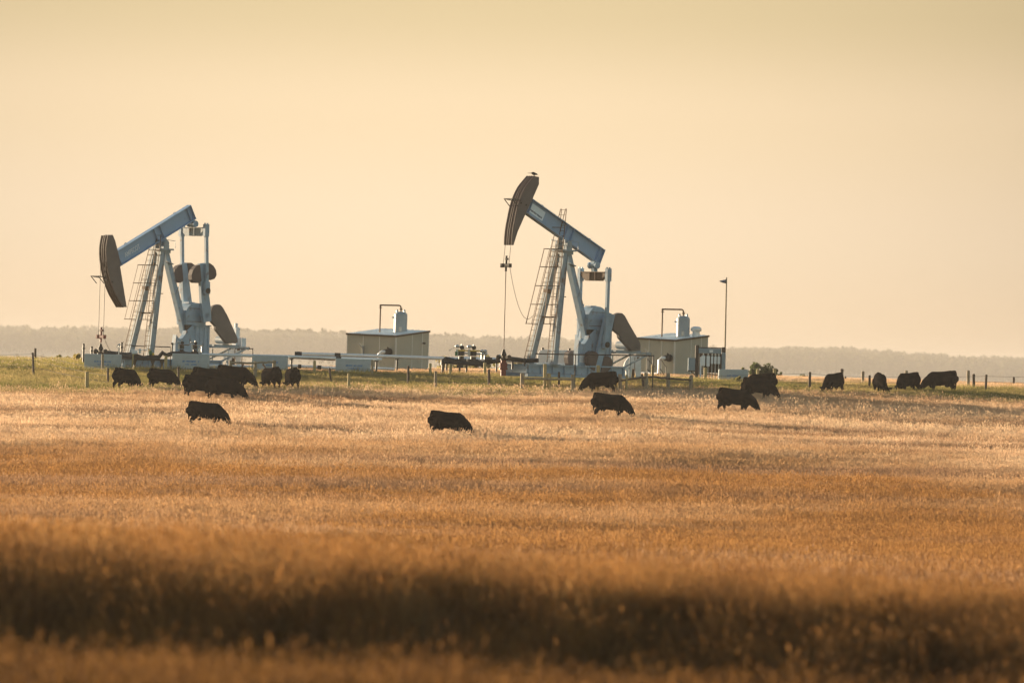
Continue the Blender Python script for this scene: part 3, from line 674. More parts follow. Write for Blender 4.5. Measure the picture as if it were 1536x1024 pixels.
# ------------------------------------------------------------------ bird on the raised horsehead
def to_world(O, x, y, z): return Vector((O[0] - x * CT + y * ST, O[1] - x * ST - y * CT, O[2] + z))
bp = to_world(OR, 2.82, .05, 11.43)
mb = MB()
mb.ell((0, 0, .2), (.2, .10, .115), Matrix.Rotation(.25, 3, 'Y')); mb.ell((.19, 0, .17), (.085, .07, .07)); mb.tube([(.25, 0, .15), (.34, 0, .09)], [.03, .006], 6)
mb.add([(-.12, -.05, .25), (-.12, .05, .25), (-.48, .06, .24), (-.48, -.06, .24), (-.12, -.05, .2), (-.12, .05, .2), (-.46, .06, .215), (-.46, -.06, .215)], [(0, 1, 2, 3), (7, 6, 5, 4), (0, 3, 7, 4), (1, 5, 6, 2), (2, 6, 7, 3), (0, 4, 5, 1)])
for y in (-.05, .05): mb.tube([(.02, y, .12), (.03, y, .0)], .012, 5); mb.tube([(-.03, y, .006), (.09, y, .006)], .01, 4)
mb.v = [(x * .78, y * .78, z * .78) for x, y, z in mb.v]; tag(mb.build('bird', M['bird'], None, True, loc=bp, rz=.35), 'small black bird perched on top of the raised horsehead', 'bird')

# ------------------------------------------------------------------ concrete blocks
def blockq(pxl, pxr, pyt, pyb, d, label, ink=True, m='concrete', rz=0.):
    a, b = A(pxl, pyb, d), A(pxr, pyb, d); top = A((pxl + pxr) / 2, pyt, d).z; w = b.x - a.x
    c = Vector(((a.x + b.x) / 2, d, min(a.z, b.z) - .25)); h = top - c.z
    root = thing('concrete_block', label, 'concrete block', c, rz, 'concrete blocks around the oil pad')
    mb = MB(); mb.prism([(-w / 2, 0), (-w / 2, h - .03), (-w / 2 + .03, h), (w / 2 - .03, h), (w / 2, h - .03), (w / 2, 0)], 0, .8); mb.build('block', M[m], root, bevel=.02)
    if ink:
        mb = MB()                                  # two rows of worn, unreadable stencil marks
        for row, (z, hh, n, x0, x1) in enumerate(((h * .56, .11, 15, -.22, .24), (h * .42, .08, 12, -.14, .18))):
            for k in range(n):
                x = w * (x0 + (x1 - x0) * k / n)
                if rnd() < .12: continue
                mb.bbox((x, -.006, z), (x + .028, -.001, z + hh))
                if rnd() < .8: mb.bbox((x + .0285, -.006, z + hh * U(.2, .8)), (x + .065, -.001, z + hh * U(.85, 1)))
        mb.build('stencil_mark', M['ink'], root)
    return root
blockq(126, 181, 531, 553, 339.6, 'pale concrete block under the left wellhead, at the weedy edge of the pad')
blockq(258, 313, 530.5, 553, 340, 'pale concrete block with blue stencil marks in front of the left gearbox')
blockq(378, 431, 533, 553, 343, 'pale concrete block behind the rail fence brace near the cattle')
blockq(503, 558, 538, 558, 343, 'pale concrete block under the silver pipes left of the shed')
blockq(1078, 1122, 554, 572, 342, 'pale blue concrete block beside the electrical rack')

# ------------------------------------------------------------------ sheds
def shed(label, near, left, right, yb, tanklab, vent=False):
    d0 = 372 if near[0] < 800 else 366
    a = math.radians(42); e1 = Vector((-math.cos(a), math.sin(a), 0)); e2 = Vector((math.sin(a), math.cos(a), 0))
    C = A(near[0], yb, d0)
    def along(e, px, py):
        lo, hi = 0., 9.
        for _ in range(40):
            m_ = (lo + hi) / 2; p = C + e * m_; u = p.x / p.y * F
            tgt = uv(px, py)[0]
            if (u > tgt) == (e.x < 0): lo = m_
            else: hi = m_
        return lo
    L = along(e1, *left); W_ = along(e2, *right)
    hN = A(near[0], near[1], d0).z - C.z
    hL = A(left[0], left[1], C.y + e1.y * L).z - C.z; hR = A(right[0], right[1], C.y + e2.y * W_).z - C.z
    root = thing('shed', label, 'shed', C, math.pi - a, 'tan metal sheds')     # local x runs along the left wall, local -y along the right wall
    H = lambda x, y: hN + (hL - hN) * x / L + (hR - hN) * (-y) / W_
    rect = [(0, 0), (L, 0), (L, -W_), (0, -W_)]
    mb = MB(); vs = [(x, y, -.3) for x, y in rect] + [(x, y, H(x, y) - .06) for x, y in rect]
    mb.add(vs, [(0, 1, 5, 4), (1, 2, 6, 5), (2, 3, 7, 6), (3, 0, 4, 7), (4, 5, 6, 7), (3, 2, 1, 0)]); wl = mb.build('wall', M['shed'], root)
    tr = MB()
    fx = [0, L / 3, 2 * L / 3, L]; fy = [0, W_ / 2.05, W_ * .8, W_]
    for i, x in enumerate(fx):
        w_ = .07 if i in (0,) else .05
        tr.bbox((x - w_ / 2 if 0 < i < 3 else (x - .0 if i == 0 else x - w_), .002, 0), (x + w_ / 2 if 0 < i < 3 else (x + w_ if i == 0 else x), .022, H(x, 0) - .09))
    for i, y in enumerate(fy):
        w_ = .05
        tr.bbox((-.022, -y - w_ / 2 if 0 < i < 3 else (-w_ if i == 0 else -y), 0), (-.002, -y + w_ / 2 if 0 < i < 3 else (0 if i == 0 else -y + w_), H(0, -y) - .09))
    tr.build('trim', M['trim'], root)
    o = .06; R4 = [(-o, o), (L + o, o), (L + o, -W_ - o), (-o, -W_ - o)]
    mb = MB(); vs = [(x, y, H(x, y) - .05) for x, y in R4] + [(x, y, H(x, y)) for x, y in R4]
    mb.add(vs, [(3, 2, 1, 0), (4, 5, 6, 7), (0, 1, 5, 4), (1, 2, 6, 5), (2, 3, 7, 6), (3, 0, 4, 7)])
    for k in range(1, 9):
        x = L * k / 9; mb.bar((x, o, H(x, o) + .012), (x, -W_ - o, H(x, -W_ - o) + .012), .03, .03)
    rf = mb.build('roof', M['roof'], root)
    mb = MB()
    for (xa, ya), (xb, yb_) in ((R4[0], R4[1]), (R4[3], R4[0])):
        na_ = Vector((0, .012, 0)) if xa != xb and ya == yb_ else Vector((-.012, 0, 0))
        mb.bar(Vector((xa, ya, H(xa, ya) - .045)) + na_, Vector((xb, yb_, H(xb, yb_) - .045)) + na_, .12, .02, (0, 0, 1))
    mb.build('fascia', M['fascia'], rf)
    mb = MB(); mb.bbox((-.35, -W_ - .3, -.35), (L + .35, .3, -.02)); 
    mb.build('base_pad', M['concrete'], root)
    # side fittings: exhaust fan hood with elbow duct, bracket lamp
    x = L * .12; z = hN * .52
    mb = MB(); mb.tube([(x, .0, z), (x, .16, z)], .24, 14); mb.tube([(x + .02, .16, z), (x + .02, .50, z)], [.21, .17], 14); mb.tube([(x, .1, z + .15), (x - .0, .25, z + .3)], .05, 6); mb.build('exhaust_fan', M['black'], root, True)
    mb = MB(); mb.tube([(x + .02, .5, z), (x + .05, .72, z - .01), (x + .2, .8, z - .14), (x + .2, .8, z - (.95 if vent else .55))] + ([(x + .3, .8, z - 1.05), (L + .4, .8, z - 1.05)] if vent else []), .105, 12); mb.build('elbow_duct', M['silver'], root, True)
    mb = MB(); xx = L * .66; mb.bbox((xx - .07, .02, hN * .1), (xx + .07, .14, hN * .68)); mb.tube([(xx, .1, hN * .6), (xx + .1, .3, hN * .74)], .04, 6)
    mb.build('bracket', M['galv'], root)
    mb = MB(); yy = -W_ * .8; mb.tube([(-.03, yy, hN * .80), (-.2, yy, hN * .80)], .03, 6); mb.ell((-.2, yy, hN * .80), (.09, .12, .07)); mb.build('wall_lamp', M['dark'], root)
    # vessel rising through the roof
    tk = thing('separator_tank', tanklab, 'tank', C, math.pi - a, 'grey tanks on the shed roofs')
    tx, ty = (L * .33, -W_ * .62); zb = H(tx, ty) - .05; r = .435; ht = 1.36
    mb = MB(); mb.lathe([(r, zb), (r, zb + ht - .22), (r * .97, zb + ht - .15), (r * .8, zb + ht - .05), (r * .45, zb + ht), (.05, zb + ht + .015)], (tx, ty, 0), 32)
    sh_ = mb.build('shell', M['tank'], tk, True)
    mb = MB(); mb.lathe([(r + .006, zb + ht - .30), (r + .006, zb + ht - .275)], (tx, ty, 0), 32); mb.lathe([(r + .008, zb + .06), (r + .008, zb + .085)], (tx, ty, 0), 32); mb.build('weld_band', M['tank'], sh_, True)
    mb = MB()
    Ri = Vector((CT, ST, 0))           # picture right in local axes (approx.)
    ri = Vector((-math.cos(a), -math.sin(a), 0)); fw = Vector((-math.sin(a) * 1, math.cos(a), 0))
    fw = Vector((-math.sin(a), math.cos(a), 0))
    tow = Vector((-.67, .74, 0)); rgt = Vector((-.74, -.67, 0))
    c0 = Vector((tx, ty, 0))
    for s_ in (-1, 1): q = c0 + rgt * (.24 * s_); mb.lathe([(.07, zb + ht - .06), (.07, zb + ht + .08), (.045, zb + ht + .14), (.02, zb + ht + .17)], (q.x, q.y, 0), 10)
    q = c0 + tow * (r + .02); mb.tube([q + Vector((0, 0, zb + .25)), q + tow * .12 + Vector((0, 0, zb + .25))], .08, 10); mb.bbox((q.x - .07, q.y - .07, zb + .08), (q.x + .07, q.y + .07, zb + .38))
    q = c0 - rgt * r; mb.tube([q + Vector((0, 0, zb + .98)), q - rgt * .14 + Vector((0, 0, zb + .98))], .05, 8)
    mb.build('nozzle', M['galv'], tk, True)
    mb = MB(); zt = zb + ht; far = c0 - rgt * 1.36 + tow * -.1; zr = H(far.x, far.y)
    pts = [c0 + Vector((0, 0, zt)), c0 + Vector((0, 0, zt + .3)), c0 - rgt * .05 + Vector((0, 0, zt + .39)), c0 - rgt * .12 + Vector((0, 0, zt + .42)), far + Vector((0, 0, zt + .41)), far + Vector((0, 0, zr - .02))]
    mb.tube(pts[:4], .05, 10); mb.tube(pts[3:5], .05, 10); mb.tube([pts[4] + Vector((0, 0, .02)), pts[5]], .05, 10)
    for p in (c0 + Vector((0, 0, zt + .12)), c0 + Vector((0, 0, zt + .2)), far + Vector((0, 0, zt + .22))): mb.tube([p, p + Vector((0, 0, .05))], .11, 10)
    mb.ell(far + Vector((0, 0, zt + .38)), (.08, .08, .08)); mb.build('vent_pipe', M['rusty'], tk, True)
    if vent:
        vx, vy = L * .10, -W_ * .75; z = H(vx, vy) - .05; mb = MB()
        mb.lathe([(.24, z), (.24, z + .36), (.33, z + .38), (.36, z + .46), (.34, z + .58), (.24, z + .66), (.05, z + .69)], (vx, vy, 0), 20); mb.build('roof_vent', M['silver'], rf, True)
    return root
shed('tan metal shed in the gap between the two pumpjacks', (593, 503), (521, 499.5), (643.5, 496), 555, 'grey tank with an arched vent pipe on the left shed roof')
shed('tan metal shed behind the right pumpjack, next to the electrical rack', (1011, 509.5), (955, 506), (1062, 503), 567, 'grey tank with an arched vent pipe on the right shed roof', True)

# ------------------------------------------------------------------ pipes and supports
def pipe(label, pts, r, m='silver', bands=(), posts=(), group=None):
    P_ = [A(*p) for p in pts]; c = P_[0].copy()
    root = thing('pipeline', label, 'pipe', c, 0, group)
    mb = MB(); mb.tube([p - c for p in P_], r, 14); mb.build('pipe', M[m], root, True)
    if bands:
        mb = MB()
        for t, w in bands:
            q0, q1 = P_[0] - c, P_[-1] - c; p = q0.lerp(q1, t); dd = (q1 - q0).normalized(); mb.tube([p - dd * w, p + dd * w], r + .035, 12)
        mb.build('band', M['black'], root)
    for t in posts:
        p = (P_[0] - c).lerp(P_[-1] - c, t); w = p + c; g = terrain(w.x, w.y) - .2 - c.z
        mb = MB(); mb.tube([(p.x, p.y, g), (p.x, p.y, p.z - r - .05)], .06, 8); mb.bbox((p.x - .12, p.y - .1, p.z - r - .06), (p.x + .12, p.y + .1, p.z - r + .01)); mb.build('support', M['dark'], root)
    return root
G_ = 'silver insulated pipes across the pad'
pipe('long silver pipe running in front of the left shed to the valves', [(442, 530.5, 352), (520, 532.5, 352), (600, 535, 352), (690, 538.5, 352)], .105, 'silver', ((.022, .22), (.26, .18)), (.3, .62, .92), G_)
pipe('silver pipe from the left gearbox block, its end under the long pipe', [(302, 531.5, 344.2), (430, 534.5, 344.2), (573, 539, 344.2)], .085, 'silver', ((.76, .16),), (.33, .5, .97), G_)
pipe('silver pipe passing behind the black valve manifold', [(690, 538, 356), (800, 541.5, 356)], .14, 'silver', (), (.5,), G_)
pipe('short silver pipe along the foot of the left shed', [(556, 552, 345), (592, 553.5, 345)], .085, 'silver', (), (), G_)
pipe('low silver pipe behind the rail fence, left of the brace block', [(313, 548, 346), (380, 550, 346)], .09, 'silver', (), (), G_)
pipe('low silver pipe between the two middle concrete blocks', [(431, 548.5, 346), (505, 552, 346)], .09, 'silver', ((.25, .1), (.65, .12)), (), G_)
pipe('silver pipe behind the legs of the right pumpjack', [(795, 545, 337), (862, 547, 337)], .05, 'silver', (), (), G_)
pipe('rusty pipe under the silver pipes by the middle blocks', [(437, 536.5, 345), (503, 539.5, 345)], .055, 'rusty', (), (), None)

def valve(mb, c, s=1., m_=(0, 1, 2)):
    """gate valve with actuator: body black, yoke yellow, top galvanised"""
    x, y, z = c
    mb.cur = 0; mb.tube([(x, y, z - .2 * s), (x, y, z + .18 * s)], .17 * s, 12); mb.tube([(x - .3 * s, y, z - .1 * s), (x + .3 * s, y, z - .1 * s)], .14 * s, 10)
    mb.tube([(x, y, z + .22 * s), (x, y, z + .5 * s)], .2 * s, 12); mb.ell((x + .03, y, z + .72 * s), (.15 * s, .15 * s, .13 * s))
    mb.cur = 1; mb.tube([(x - .02, y, z + .5 * s), (x - .02, y, z + .58 * s)], .22 * s, 12); mb.bbox((x + .2 * s, y - .03, z + .5 * s), (x + .62 * s, y + .03, z + .58 * s))
    mb.cur = 2; mb.bbox((x - .33 * s, y - .08, z + .2 * s), (x - .17 * s, y + .08, z + .62 * s)); mb.ell((x - .25 * s, y, z + .78 * s), (.14 * s, .12 * s, .11 * s)); mb.tube([(x - .3 * s, y, z + .8 * s), (x - .75 * s, y, z + .5 * s)], .02, 5)
    mb.tube([(x, y, z + .8 * s), (x, y, z + .92 * s)], .03, 6); mb.cur = 0
def manifold():
    c = A(700, 546, 345); g = terrain(c.x, c.y) - c.z
    root = thing('valve_manifold', 'black insulated valve manifold with yellow bands between shed and right wellhead', 'valve manifold', c)
    s = 345 / F; X = lambda px: (px - 700) * s * CR; Z = lambda py, px=700: -(py - 546) * s + (px - 700) * s * SR
    mb = MB()
    mb.tube([(X(664), 0, Z(548)), (X(664), 0, Z(542)), (X(668), 0, Z(538.5)), (X(690), 0, Z(543)), (X(702), 0, Z(545)), (X(716), 0, Z(542)), (X(724), 0, Z(544)), (X(745), 0, Z(541, 745)), (X(756), 0, Z(541, 756))], .13, 10)
    mb.tube([(X(664), -.2, Z(544)), (X(730), -.2, Z(547))], .09, 8); mb.tube([(X(727), -.1, Z(538)), (X(738), -.1, Z(539))], .16, 10)
    mb.build('insulated_pipe', M['black'], root, True)
    for px in (691.5, 709.5):
        mb = MB(); valve(mb, (X(px), .05, Z(539)), 1.0); mb.build('valve', [M['black'], M['yellow'], M['galv']], root, True)
    mb = MB(); mb.bbox((X(682), -.3, Z(534)), (X(685.5), -.1, Z(527.5))); mb.build('actuator', M['green'], root, bevel=.02)
    mb = MB(); 
    for dx in (0, 5): mb.tube([(X(722 + dx), .1, Z(538)), (X(722 + dx), .1, Z(526))], .045, 8); mb.ell((X(722 + dx), .1, Z(526)), (.14, .12, .1)); mb.ell((X(724 + dx), .1, Z(530)), (.1, .1, .1))
    mb.tube([(X(694), .1, Z(529.5)), (X(723), .1, Z(530.5))], .05, 8)
    mb.tube([(X(749), .1, Z(541)), (X(749), .1, Z(533))], .09, 8); mb.ell((X(749), .1, Z(533)), (.1, .1, .13)); mb.build('gauge', M['galv'], root, True)
    for px, b in ((664.5, 560), (677, 559), (700, 560.5), (727, 561)):
        mb = MB(); mb.tube([(X(px), -.05, Z(545)), (X(px), -.05, min(g, Z(b)) - .1)], .09 if px < 666 else .06, 8); mb.build('stand', M['dark'], root)
    mb = MB(); mb.bbox((X(685), -.25, Z(552)), (X(695), .2, Z(547.5))); mb.bbox((X(688), -.1, Z(560)), (X(691), .1, Z(552))); mb.build('drip_box', M['dark'], root)
manifold()
def wellhead(label, O, x, red, extra):
    root = thing('wellhead', label, 'wellhead', to_world(O, x, 0, 0), math.pi + TH, 'wellheads under the horseheads')
    mb = MB(); mb.lathe([(.16, -.1), (.16, .25), (.26, .25), (.26, .36), (.2, .36), (.24, .5), (.24, .62), (.15, .66), (.15, .8)], (0, 0, 0), 14); mb.build('casing_head', M['red'] if red else M['rusty'], root, True)
    mb = MB(); mb.lathe([(.12, .8), (.2, .8), (.2, .86), (.11, .9), (.11, 1.05), (.17, 1.08), (.14, 1.2), (.09, 1.3), (.07, 1.42)], (0, 0, 0), 14)
    mb.tube([(0, -.45, .95), (0, .45, .95)], .09, 10); mb.tube([(.0, .45, .95), (0, .5, .95)], .16, 10); mb.tube([(0, -.5, .95), (0, -.45, .95)], .16, 10); mb.ell((.12, .1, 1.12), (.13, .1, .1)); mb.build('stuffing_box', M['dark'], root, True)
    mb = MB()
    for X, Y, h in extra: mb.tube([(X, Y, .3), (X, Y, h)], .06, 8); mb.tube([(X, Y, h * .8), (X, Y, h * .85)], .1, 8); mb.ell((X, Y, h), (.07, .07, .06))
    mb.tube([(-.1, -.2, .92), (-1.2, -.5, .88), (-2.2, -.55, .8), (-2.6, .1, .84)], .13, 10); mb.build('flow_pipe', M['black'], root, True)
wellhead('dark wellhead behind the block under the dipped horsehead', OL, 4.74, False, ((.9, -.5, 1.35), (.9, .3, 1.2), (-.9, .9, 1.5)))
wellhead('wellhead with red base under the raised horsehead', OR, 4.74, True, ((-.7, 0, .75), (-1.3, .4, .9)))
# flow-line cluster at the feet of the left pumpjack
def flowline():
    c = A(215, 545, 341); s = 341 / F; root = thing('valve_manifold', 'black flow line with grey controls at the feet of the left pumpjack', 'valve manifold', c)
    X = lambda px: (px - 215) * s; Z = lambda py: -(py - 545) * s; g = terrain(c.x, c.y) - c.z
    mb = MB()
    mb.tube([(X(176), .3, Z(535)), (X(181), .2, Z(532)), (X(186), 0, Z(533)), (X(192), 0, Z(535)), (X(205), 0, Z(534)), (X(215), 0, Z(537)), (X(228), 0, Z(535)), (X(238), 0, Z(535)), (X(243), 0, Z(528)), (X(249), 0, Z(532)), (X(258), 0, Z(529)), (X(272), .5, Z(529)), (X(290), .9, Z(530))], .14, 10)
    mb.tube([(X(183), -.1, Z(537)), (X(240), -.1, Z(538))], .09, 8); mb.build('insulated_pipe', M['black'], root, True)
    for px, w in ((202, 4), (229, 4), (243, 4)):
        mb = MB(); mb.add([(X(px - w), -.15, Z(538)), (X(px + w), -.15, Z(538)), (X(px + 1), -.15, Z(547)), (X(px - 1), -.15, Z(547)), (X(px - w), .15, Z(538)), (X(px + w), .15, Z(538)), (X(px + 1), .15, Z(547)), (X(px - 1), .15, Z(547))],
                          [(0, 1, 2, 3), (7, 6, 5, 4), (0, 4, 5, 1), (1, 5, 6, 2), (2, 6, 7, 3), (3, 7, 4, 0)]); mb.tube([(X(px), 0, Z(546)), (X(px), 0, g - .2)], .07, 8); mb.build('stand', M['dark'], root)
    mb = MB(); mb.tube([(X(178), -.1, Z(535)), (X(178), -.1, Z(520))], .035, 6); mb.ell((X(178.5), -.1, Z(518)), (.1, .08, .06)); mb.tube([(X(175.7), -.1, Z(518)), (X(175.3), -.1, Z(522)), (X(178), -.1, Z(524))], .015, 5); mb.build('gauge', M['galv'], root)
    mb = MB(); mb.bbox((X(198), -.4, Z(531)), (X(206), .1, Z(526))); mb.bbox((X(196), -.3, Z(525)), (X(222), -.25, Z(524))); mb.bbox((X(208), -.2, Z(530)), (X(211), .1, Z(523))); mb.build('control_box', M['box'], root, bevel=.02)
    mb = MB(); mb.bbox((X(222.5), -.2, Z(525.5)), (X(226), .0, Z(524))); mb.ell((X(229.5), -.1, Z(530.5)), (.08, .08, .1)); mb.build('valve_cap', M['yellow'], root)
    mb = MB(); mb.bbox((X(223), -.2, Z(532)), (X(227.5), .0, Z(525.6))); mb.build('actuator', M['green'], root, bevel=.02)
    mb = MB(); mb.bar((X(200.5), -.5, Z(531)), (X(199), -.55, Z(555)), .09, .09); mb.build('leaning_stake', M['wood_new'], root)
    for px in (271, 291):
        mb = MB(); valve(mb, (X(px), .7, Z(525.5)), .72); mb.build('valve', [M['black'], M['rusty'], M['galv']], root, True)
    mb = MB(); mb.tube([(X(257), .3, Z(533)), (X(257), .3, Z(515))], .05, 8); mb.ell((X(257), .3, Z(514)), (.09, .09, .06)); mb.build('riser', M['dark'], root)
    mb = MB(); mb.tube([(X(297), .6, Z(527)), (X(297), .6, Z(519))], .06, 8); mb.tube([(X(301), .6, Z(529)), (X(301), .6, Z(515))], .03, 6); mb.tube([(X(294), .6, Z(516)), (X(302), .6, Z(516))], .04, 6); mb.build('gauge', M['galv'], root)
flowline()

# rails, curved white housings, white tank
def railing(label, pts, d, posts, r=.035, m='dark'):
    P_ = [A(px, py, d) for px, py in pts]; c = P_[0].copy(); root = thing('pipe_railing', label, 'railing', c)
    mb = MB(); mb.tube([p - c for p in P_], r, 8); mb.build('rail', M[m], root)
    for px in posts:
        t = (px - pts[0][0]) / (pts[-1][0] - pts[0][0]); p = (P_[0] - c).lerp(P_[-1] - c, t); w = p + c
        mb = MB(); mb.tube([p, (p.x, p.y, terrain(w.x, w.y) - .2 - c.z)], r, 8); mb.build('post', M[m], root)
railing('dark pipe rail crossing in front of the right pumpjack', [(803, 530.5), (861, 531.5), (981, 533.5)], 323, (863, 980))
railing('dark pipe rail behind the left pumpjack motor', [(352, 522.5), (380, 523)], 349, (363, 379))
railing('thin dark pipe between the left pumpjack legs and the valves', [(197, 518.5), (256, 520.5)], 344, (256,), .03)
def housing(label, pxl, pxr, pyt, pyb, d):
    a, b = A(pxl, pyb, d), A(pxr, pyb, d); h = A(pxl, pyt, d).z - a.z; w = b.x - a.x; c = Vector((a.x, d, min(a.z, b.z)))
    root = thing('engine_housing', label, 'machine housing', c, 0, 'white curved housings behind the pumpjacks')
    mb = MB(); pr = [(0, h * .42)] + [(w * .55 - w * .55 * math.cos(t), h * .42 + h * .56 * math.sin(t)) for t in [math.pi / 2 * k / 8 for k in range(1, 9)]] + [(w, h * .98), (w, 0), (w * .74, 0), (w * .66, h * .42), (w * .5, h * .42), (w * .46, 0), (w * .16, 0), (w * .14, h * .30)]
    mb.prism(pr, 0, 1.1); mb.build('casing', M['white'], root, bevel=.02)
    mb = MB(); mb.bbox((w * .62, -.03, h * .1), (w * .655, -.004, h * .95)); mb.bbox((w * .5, .2, -.1), (w * .62, .9, h * .4)); mb.bbox((w * .75, -.03, h * .84), (w * .9, -.004, h * .95)); mb.build('hatch', M['rusty'], root)
housing('white curved housing under the right pumpjack belt guard', 935, 961, 533, 566, 338)
housing('white curved housing under the left pumpjack belt guard', 334, 362, 521, 547, 351)
c = A(806, 549, 395); mb = MB()
root = thing('storage_tank', 'white low storage tank seen through the right pumpjack legs', 'tank', c)
s = 395 / F; n = 14; vs = []
mb.prism([(0, -.2), (0, .75), (.12, 1.05), (.4, 1.15), (5.6 * .5, 1.15), (3.0, .9), (3.05, -.2)], 0, 2.2); mb.build('tank_body', M['white'], root, bevel=.04)
mb = MB()
for x in (.35, 1.3, 2.2): mb.tube([(x, .5, 1.14), (x, .5, 1.3)], .09, 8)
mb.build('hatch', M['dark'], root)

# ------------------------------------------------------------------ electrical rack, windsock
def rack():
    d = 345; c = A(1064, 566, d); s = d / F; root = thing('electrical_rack', 'dark electrical rack with five pale breaker boxes by the right shed', 'electrical rack', c)
    X = lambda px: (px - 1064) * s; Z = lambda py: -(py - 566) * s + .04
    mb = MB(); mb.bbox((X(1048), .12, Z(560)), (X(1082), .2, Z(531))); mb.build('backboard', M['board'], root)
    mb = MB(); mb.tube([(X(1044.7), 0, -.3), (X(1044.7), 0, Z(519))], .12, 10); mb.build('post', M['board'], root, True)
    mb = MB(); mb.tube([(X(1084.5), .25, -.3), (X(1084.5), .25, Z(521))], .1, 10); mb.build('post', M['board'], root, True)
    mb = MB(); mb.bbox((X(1045), .03, Z(523.2)), (X(1087), .25, Z(521.8))); mb.bbox((X(1081.5), .0, Z(528.5)), (X(1087.5), .2, Z(523.3))); mb.build('crossbeam', M['board'], root)
    mb = MB(); mb.bbox((X(1046.8), -.1, Z(531)), (X(1081), .1, Z(523.4))); h_ = mb.build('header_panel', M['panelblue'], root, bevel=.02)
    mb = MB(); mb.bbox((X(1063), -.112, Z(529.3)), (X(1068.5), -.101, Z(525.6))); mb.build('badge', M['box'], h_)
    mb = MB(); mb.bbox((X(1081.8), -.08, Z(556)), (X(1087.6), .22, Z(529))); mb.build('side_cabinet', M['panelblue'], root, bevel=.02)
    for a, b, t, bt in ((1051.5, 1057, 534.7, 550), (1059, 1064, 534.7, 550.5), (1065.8, 1069, 535.2, 546.5), (1070.5, 1074.2, 535.2, 546.5), (1075.5, 1079.5, 535.2, 546.5)):
        mb = MB(); mb.bbox((X(a), -.13, Z(bt)), (X(b), .1, Z(t))); bx = mb.build('breaker_box', M['box'], root, bevel=.015)
        mb = MB(); mb.tube([(X((a + b) / 2), 0, Z(t)), (X((a + b) / 2), 0, Z(531))], .03, 6); mb.tube([(X((a + b) / 2), 0, Z(bt)), (X((a + b) / 2), 0, Z(560))], .03, 6); mb.bbox((X((a + b) / 2) - .06, -.03, Z(533.8)), (X((a + b) / 2) + .06, .05, Z(532.6))); mb.build('conduit', M['galv'], bx)
    mb = MB(); mb.tube([(X(1050.3), -.12, -.2), (X(1050.3), -.12, Z(536.5))], .06, 8); mb.build('conduit', M['box'], root, True)
    mb = MB(); mb.bbox((X(1031.5), -.25, Z(557.5)), (X(1042), .25, Z(538.3))); mb.bbox((X(1041), -.05, Z(549)), (X(1044), .05, Z(540))); mb.build('transformer_box', M['panelblue'], root, bevel=.03)
    mb = MB(); mb.bbox((X(1031), -.3, Z(558.5)), (X(1043), .3, Z(557.6))); mb.bar((X(1036), 0, Z(558.5)), (X(1044), 0, Z(565)), .06, .06); mb.build('shelf', M['dark'], root)
    mb = MB()
    for k in range(6): mb.tube([(X(1054 + 4.6 * k), .05, Z(560)), (X(1054 + 4.6 * k), .05, -.2)], .035, 6)
    mb.tube([(X(1048), .05, Z(562)), (X(1083), .05, Z(562.5))], .04, 6); mb.build('cable_tail', M['dark'], root)
rack()
b = A(1086.8, 556, 347); t = A(1089.8, 416, 347); b.z = terrain(b.x, b.y) - .2
root = thing('windsock_pole', 'tall thin pole with dark windsock beside the electrical rack', 'windsock', b)
mb = MB(); mb.tube([(0, 0, 0), (t.x - b.x, 0, t.z - b.z)], [.055, .04], 8); mb.build('pole', M['wood'], root, True)
tp = t - b; s = 347 / F; mb = MB()
mb.tube([tp + Vector((-.05, 0, -.25)), tp + Vector((-.17, 0, -.25)), tp + Vector((-.3, -.05, -.25)), tp + Vector((-.42, -.02, -.24))], [.115, .10, .06, .02], 10); sk = mb.build('sock', M['sock'], root, True)
mb = MB(); mb.tube([tp + Vector((-.05, .125 * math.cos(a), -.25 + .125 * math.sin(a))) for a in [2 * math.pi * k / 12 for k in range(13)]], .012, 5); mb.tube([tp + Vector((0, 0, -.25)), tp + Vector((-.06, .125, -.25))], .012, 5); mb.build('hoop', M['dark'], sk)

# small stairs rail by the right shed
c = A(970, 556, 352); s = 352 / F; root = thing('stair_railing', 'small dark stair railing in front of the right shed', 'railing', A(970, 568, 352))
X = lambda px: (px - 970) * s; Z = lambda py: -(py - 568) * s
for a in (970, 989.5, 998.5):
    mb = MB(); mb.tube([(X(a), 0, -.2), (X(a), 0, Z(538 if a < 975 else (537 if a < 992 else 550)))], .022, 6); mb.build('post', M['dark'], root)
mb = MB(); mb.tube([(X(970), 0, Z(538)), (X(978), 0, Z(546)), (X(982), 0, Z(550))], .022, 6); mb.tube([(X(989.5), 0, Z(537)), (X(999), 0, Z(550))], .022, 6); mb.tube([(X(970), 0, Z(553)), (X(982), 0, Z(567))], .022, 6); mb.tube([(X(989.5), 0, Z(552)), (X(1000), 0, Z(567))], .022, 6); mb.build('handrail', M['dark'], root)

